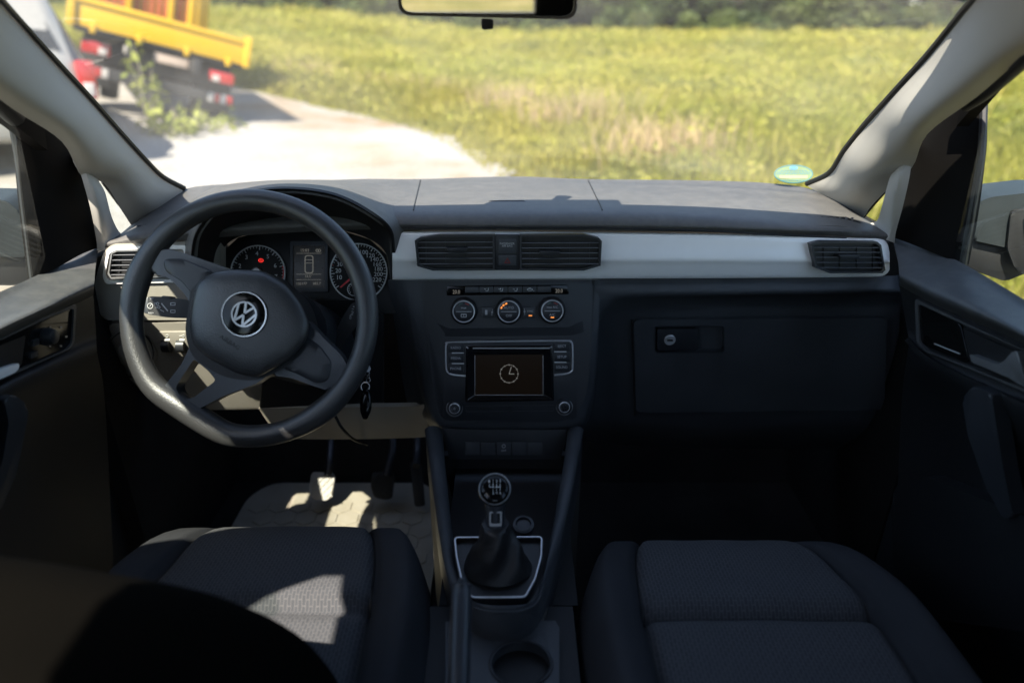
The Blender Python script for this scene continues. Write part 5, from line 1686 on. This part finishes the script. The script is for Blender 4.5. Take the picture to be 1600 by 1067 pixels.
bm = bmesh.new()
add_prism(bm, [P(x, y, Y) + V((0, 0, -.06)) for x, y, Y in ((722, 955, .66), (745, 983, .64), (785, 994, .63), (826, 981, .64), (846, 955, .66))], [P(x, y, Y) + V((0, .06, -.12)) for x, y, Y in ((722, 955, .66), (745, 983, .64), (785, 994, .63), (826, 981, .64), (846, 955, .66))])
obj('console_nose', bm, M['black'], con)

# gear lever
glv = thing('gear_lever', 'black gear lever with glossy round knob and leather boot', 'gear lever', FB.p(778, 885, 0))
kt = P(773, 763, .735)
FKN = Frame(kt, (0, -.62, .78))
prof = [(.010, -.062), (.0105, -.050), (.0130, -.040), (.0175, -.026), (.0213, -.012), (.0222, -.004), (.0215, .000), (.0200, .0015)]
obj('knob', lathe(FKN, 773, 763, prof, 40), M['knobblack'], glv, angle=60)
obj('knob_cap', lathe(FKN, 773, 763, [(.0192, .0), (.0190, .0025), (.0160, .0048), (.0100, .0062), (.003, .0066)], 40), M['gloss'], glv, angle=80)
obj('knob_ring', lathe(FKN, 773, 763, [(.0214, -.002), (.0212, .0018), (.0204, .0026), (.0194, .0016), (.0190, -.001)], 40), M['satin'], glv)
bm = bmesh.new()
for x in (770.5, 776, 781.5):
    stroke(bm, FKN, (x, 755), (x, 766.5), .9, .0052, .0066)
stroke(bm, FKN, (764.5, 760.6), (781.9, 760.6), .9, .0052, .0066); stroke(bm, FKN, (764.8, 755.5), (764.8, 761), .9, .0052, .0066)
for s, x, y in (('R', 764.5, 752), ('1', 770.5, 751.5), ('3', 776, 751.5), ('5', 781.5, 751.5), ('2', 770.5, 770), ('4', 776, 770), ('6', 781.5, 770)):
    text_bm(s, FKN, x, y, .0064, 6.2, bm=bm)
obj('shift_pattern', bm, M['white'], glv)
FCL = Frame(P(774, 811, .722), (0, -.9, .43))
obj('collar', ring(FCL, rnd(rect(764.5, 799, 784, 822), 3), rnd(rect(767, 801.5, 781.5, 818), 2), -.004, .004), M['silverdark'], glv)
obj('collar_core', prism(FCL, rnd(rect(765, 799, 783.5, 821.5), 3), -.02, .001), M['gloss'], glv)
obj('lever_stalk', tube([P(774, 778, .74), P(774, 800, .733), P(774, 835, .722)], [.0150, .0125, .0135], 16), M['spoke'], glv)
# folded boot
bt = P(774, 818, .726); bb = FB.p(778, 886, -.003)
ringsb = []
for k in range(13):
    t = k / 12
    c = bt.lerp(bb, t)
    row = []
    for q in range(48):
        a = 2 * math.pi * q / 48
        rx = lerp(.018, .047, t ** 1.15) * (1 + .10 * math.sin(3 * a + t * 5) * math.sin(t * math.pi) + .06 * math.sin(7 * a - t * 6) * math.sin(t * math.pi))
        ry = lerp(.017, .036, t ** .9) * (1 + .12 * math.sin(4 * a + 1 + t * 4) * math.sin(t * math.pi))
        row.append(c + V((math.cos(a) * rx, math.sin(a) * ry, .006 * math.sin(5 * a + t * 7) * math.sin(t * math.pi))))
    ringsb.append(row)
obj('boot', rings_mesh(ringsb), M['boot'], glv, angle=70)

# hand brake
hbk = thing('hand_brake', 'raised grey hand brake lever left of the cup holder', 'hand brake', P(716, 1000, .54))
hp = [P(722, 912, .598), P(721, 925, .590), P(720, 960, .565), P(718, 1020, .525), P(716, 1080, .49), P(712, 1200, .43)]
obj('grip', tube(cr(hp, 5), [.0088] + [.0112] * 5 + [.0118] * 20, 20), M['spoke'], hbk, angle=50)
obj('release_button', tube([P(722.5, 902, .604), P(722.3, 906, .602), P(722, 914, .597)], [.0045, .006, .006], 16), M['stack'], hbk)

# ------------------------------------------------------------------ doors
def door(side):
    L_ = side < 0
    t = thing('front_door', 'driver door with mirror adjuster switch on its grey panel' if L_ else 'passenger door with silver pull handle and grey arm pad', 'door', (side * .72, .6, EYE - 1.0), 'front doors')
    if L_:
        cols_ = [
         [(154, 379), (60, 429), (0, 456), (-150, 522)],
         [(153, 390), (60, 443), (0, 472), (-150, 540)],
         [(149, 420), (60, 470), (0, 498), (-150, 572)],
         [(147, 446), (60, 486), (0, 514), (-150, 592)],
         [(146, 462), (60, 503), (0, 532), (-150, 612)],
         [(150, 520), (60, 562), (0, 592), (-150, 680)],
         [(152, 552), (60, 590), (0, 618), (-150, 700)],
         [(165, 640), (60, 690), (0, 720), (-150, 800)],
         [(180, 950), (60, 1000), (0, 1020), (-150, 1060)]]
        xs_ = [-.735, -.722, -.690, -.665, -.690, -.690, -.672, -.705, -.70]
    else:
        cols_ = [
         [(1397, 367), (1450, 387), (1505, 412), (1600, 468), (1750, 560)],
         [(1396, 377), (1450, 399), (1505, 424), (1600, 482), (1750, 576)],
         [(1403, 408), (1450, 428), (1510, 456), (1600, 507), (1750, 598)],
         [(1405, 432), (1450, 456), (1510, 482), (1600, 524), (1750, 616)],
         [(1405, 446), (1450, 471), (1510, 498), (1600, 538), (1750, 632)],
         [(1418, 520), (1450, 548), (1510, 580), (1600, 620), (1750, 700)],
         [(1420, 538), (1450, 566), (1510, 598), (1600, 640), (1750, 720)],
         [(1408, 640), (1450, 660), (1510, 700), (1600, 740), (1750, 800)],
         [(1396, 940), (1450, 960), (1510, 980), (1600, 1010), (1750, 1060)]]
        xs_ = [.690, .678, .640, .618, .645, .645, .628, .660, .655]
    rows = []
    for c, x in zip(cols_, xs_):
        r = [PX(px, py, x) for px, py in c]
        r.append(V((x + side * .02, .0, r[-1].z)))
        rows.append(r)
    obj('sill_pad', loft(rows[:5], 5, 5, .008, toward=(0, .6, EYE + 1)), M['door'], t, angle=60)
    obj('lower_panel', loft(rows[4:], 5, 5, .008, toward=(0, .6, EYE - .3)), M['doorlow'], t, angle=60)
    bm = bmesh.new(); xo = -.775 if L_ else .735
    box(bm, (xo, .58, EYE - .745), (.02, 1.2, .70)); obj('outer_skin', bm, M['bodypaint'], t)
    xb, xt_ = (-.748, -.635) if L_ else (.705, .612)
    g = [(1.04, -.42), (-.02, -.42), (-.02, .25), (.40, .23), (.62, .14), (.80, .05), (.92, -.03), (.99, -.14)]
    f = [V((lerp(xb, xt_, (z + .42) / .55), y, EYE + z)) for y, z in g]
    bm = bmesh.new(); add_prism(bm, f, [p + V((side * .004, 0, 0)) for p in f]); obj('window', bm, M['sideglass'], t)
    # black corner cover behind the mirror, curved
    if L_:
        fr_rows = [[(18, 183), (38, 181), (66, 185), (118, 202)], [(28, 240), (62, 236), (100, 246), (144, 246)], [(36, 310), (75, 308), (118, 312), (150, 310)], [(44, 372), (88, 366), (130, 360), (162, 356)], [(52, 436), (90, 418), (130, 396), (170, 382)]]
        xc = [-.738, -.724, -.716, -.716]
    else:
        fr_rows = [[(1536, 160), (1518, 162), (1500, 160), (1452, 172)], [(1534, 215), (1500, 212), (1462, 212), (1414, 210)], [(1528, 270), (1490, 268), (1442, 266), (1406, 264)], [(1518, 340), (1475, 328), (1428, 318), (1392, 316)], [(1504, 414), (1465, 398), (1420, 380), (1380, 366)]]
        xc = [.694, .682, .674, .674]
    cr_ = [[PX(x, y, X) for (x, y), X in zip(r, xc)] for r in fr_rows]
    obj('corner_cover', loft(cr_, 5, 5, .012), M['doorblack'], t, angle=60)
    if L_:
        sl = [PX(17, 183, -.740), PX(28, 242, -.742), PX(37, 312, -.742), PX(53, 438, -.742)]
        fs = [P(24, 184, .985), P(0, 162, .955), P(-60, 105, .88), P(-150, 20, .78)]
    else:
        sl = [PX(1537, 160, .696), PX(1535, 215, .697), PX(1529, 270, .697), PX(1504, 416, .697)]
        fs = [P(1505, 162, 1.0), P(1540, 140, .97), P(1600, 88, .88), P(1700, -10, .77)]
    # upper window frame added to block sun, deeper on the driver side
    fo = [(1.06, -.175), (.97, -.115), (.85, -.06), (.70, -.005), (.57, .045), (.46, .11), (.38, .19)] if L_ else [(1.06, -.14), (.97, -.06), (.85, .02), (.70, .075), (.57, .12), (.46, .155), (.38, .19)]
    fu = [(1.05, -.09), (.96, -.01), (.85, .05), (.70, .10), (.57, .145), (.46, .18), (.38, .26)]
    o_ = fo + fu[::-1]
    bm = bmesh.new()
    fx = lambda z: lerp(xb, xt_, (z + .42) / .55) + side * .006
    add_prism(bm, [V((fx(z), y, EYE + z)) for y, z in o_], [V((fx(z) + side * .018, y, EYE + z)) for y, z in o_])
    obj('sun_block_frame', bm, M['doorblack'], t)
    obj('window_seal', tube(cr(sl, 4), .0055, 8), M['rubber'], t)
    obj('frame_seal', tube(cr(fs, 4), .013, 10), M['rubber'], t)
    FD_ = Frame((side * (.690 if L_ else .645), 1, EYE - .4), (-side, 0, 0))
    if L_:
        bz_ = rnd([(116, 481), (113, 536), (104, 546), (40, 573), (-40, 606), (-40, 550), (30, 518), (70, 499)], 5, 3)
        pnl = obj('switch_panel', prism(FD_, bz_, -.003, .004, .002), M['gloss'], t)
        ri = [(40 + (x - 40) * 1.05, 540 + (y - 540) * 1.12) for x, y in bz_]
        obj('panel_frame', ring(FD_, ri, bz_, -.004, .007), M['door'], t)
        obj('cup_recess', prism(FD_, rnd([(40, 524), (34, 570), (-40, 602), (-40, 556)], 3), .002, .0045), M['black'], pnl)
        obj('mirror_adjuster', lathe(FD_, 87, 526, [(.0135, .003), (.0130, .010), (.0105, .017), (.0075, .0185)], 28), M['stack'], pnl)
        for k in range(6):
            a = k * math.pi / 3
            obj('adjuster_mark', prism(FD_, rect(87 + 17 * math.cos(a) - 1.6, 526 + 17 * math.sin(a) - 1.6, 87 + 17 * math.cos(a) + 1.6, 526 + 17 * math.sin(a) + 1.6), .004, .0048), M['silverdark'], pnl)
        obj('window_switch', prism(FD_, rnd([(52, 532), (62, 528), (62, 538), (52, 542)], 1.5), .003, .008, .001), M['stack'], pnl)
        obj('lock_switch', prism(FD_, rnd([(49, 552), (60, 547), (60, 556), (49, 561)], 1.5), .003, .008, .001), M['stack'], pnl)
        obj('door_handle', prism(FD_, rnd([(30, 567), (31, 574), (24, 582), (-40, 610), (-40, 590)], 3), .002, .012, .003), M['silver'], t)
        FGH = Frame(PX(20, 650, -.66), (1, -.15, 0))
        obj('grab_handle', prism(FGH, rnd([(6, 624), (22, 615), (44, 634), (44, 650), (26, 740), (0, 800), (-20, 800), (4, 720), (14, 660)], 7, 4), -.025, .0, .008, 3), M['stack'], t)
    else:
        bz_ = rnd([(1433, 472), (1500, 507), (1514, 560), (1508, 566), (1448, 541), (1438, 533)], 4, 3)
        pnl = obj('switch_panel', prism(FD_, bz_, -.003, .004, .002), M['gloss'], t)
        ro = rnd([(1429, 466), (1503, 502), (1620, 556), (1660, 575), (1660, 640), (1600, 612), (1512, 575), (1444, 549), (1432, 536)], 6, 3)
        ri = [(1535 + (x - 1535) * .955, 548 + (y - 548) * .90) for x, y in ro]
        obj('panel_frame', ring(FD_, ro, ri, -.006, .006), M['door'], t)
        obj('cup_recess', prism(FD_, rnd([(1504, 512), (1650, 580), (1650, 620), (1516, 566)], 3), .0, .003), M['black'], pnl)
        obj('trim_line', tube([FD_.p(1460, 537, .005), FD_.p(1500, 553, .005)], .0010, 6), M['satin'], pnl)
        obj('door_handle', prism(FD_, rnd([(1514, 553), (1558, 570), (1570, 563), (1582, 549), (1589, 549), (1600, 590), (1604, 606), (1592, 600), (1576, 590), (1518, 566)], 3, 3), .003, .014, .004, 3), M['silverdark'], t)
        FGH = Frame(PX(1540, 650, .615), (-1, -.15, 0))
        obj('grab_handle', prism(FGH, rnd([(1503, 624), (1519, 603), (1549, 616), (1553, 640), (1567, 730), (1583, 806), (1566, 812), (1540, 760), (1512, 680)], 6, 4), -.022, .0, .006, 3), M['stack'], t)
        pk = [(1392, 775), (1405, 752), (1440, 742), (1560, 790), (1700, 850), (1700, 1000), (1410, 960), (1396, 880)]
        obj('door_pocket', prism(Frame(PX(1450, 850, .63), (-1, -.05, 0)), rnd(pk, 14, 4), -.04, .0, .006), M['doorlow'], t)
    # wing mirror outside
    if L_:
        FMr = Frame(P(10, 370, 1.14), (.38, -.92, .05))
        wm = obj('wing_mirror', prism(FMr, rnd([(-80, 312), (10, 313), (34, 335), (44, 396), (42, 402), (-80, 402)], 10, 4), -.13, .0, .012, 3), M['bodypaint'], t)
        obj('mirror_foot', prism(FMr, rnd([(-80, 401), (42, 398), (50, 410), (54, 444), (20, 446), (-80, 446)], 6, 3), -.10, -.012, .006), M['black'], wm)
    else:
        FMr = Frame(P(1570, 370, 1.10), (-.40, -.91, .05))
        wm = obj('wing_mirror', prism(FMr, rnd([(1519, 332), (1526, 318), (1548, 308), (1620, 300), (1700, 304), (1720, 340), (1714, 430), (1640, 444), (1576, 388), (1518, 375)], 8, 4), -.14, .0, .010, 3), M['bodypaint'], t)
        obj('mirror_back', prism(FMr, rnd([(1580, 330), (1700, 318), (1708, 425), (1640, 440), (1588, 425), (1574, 388)], 8, 4), .0, .012, .006), M['black'], wm)
        obj('mirror_glass', prism(FMr, rnd([(1598, 340), (1694, 330), (1698, 418), (1640, 428), (1604, 416)], 8, 4), .011, .0135), M['mirror'], wm)
        obj('mirror_foot', prism(FMr, rnd([(1509, 376), (1576, 390), (1604, 428), (1570, 440), (1505, 418)], 6, 3), -.10, -.012, .006), M['black'], wm)
    return t
door(-1)
door(1)
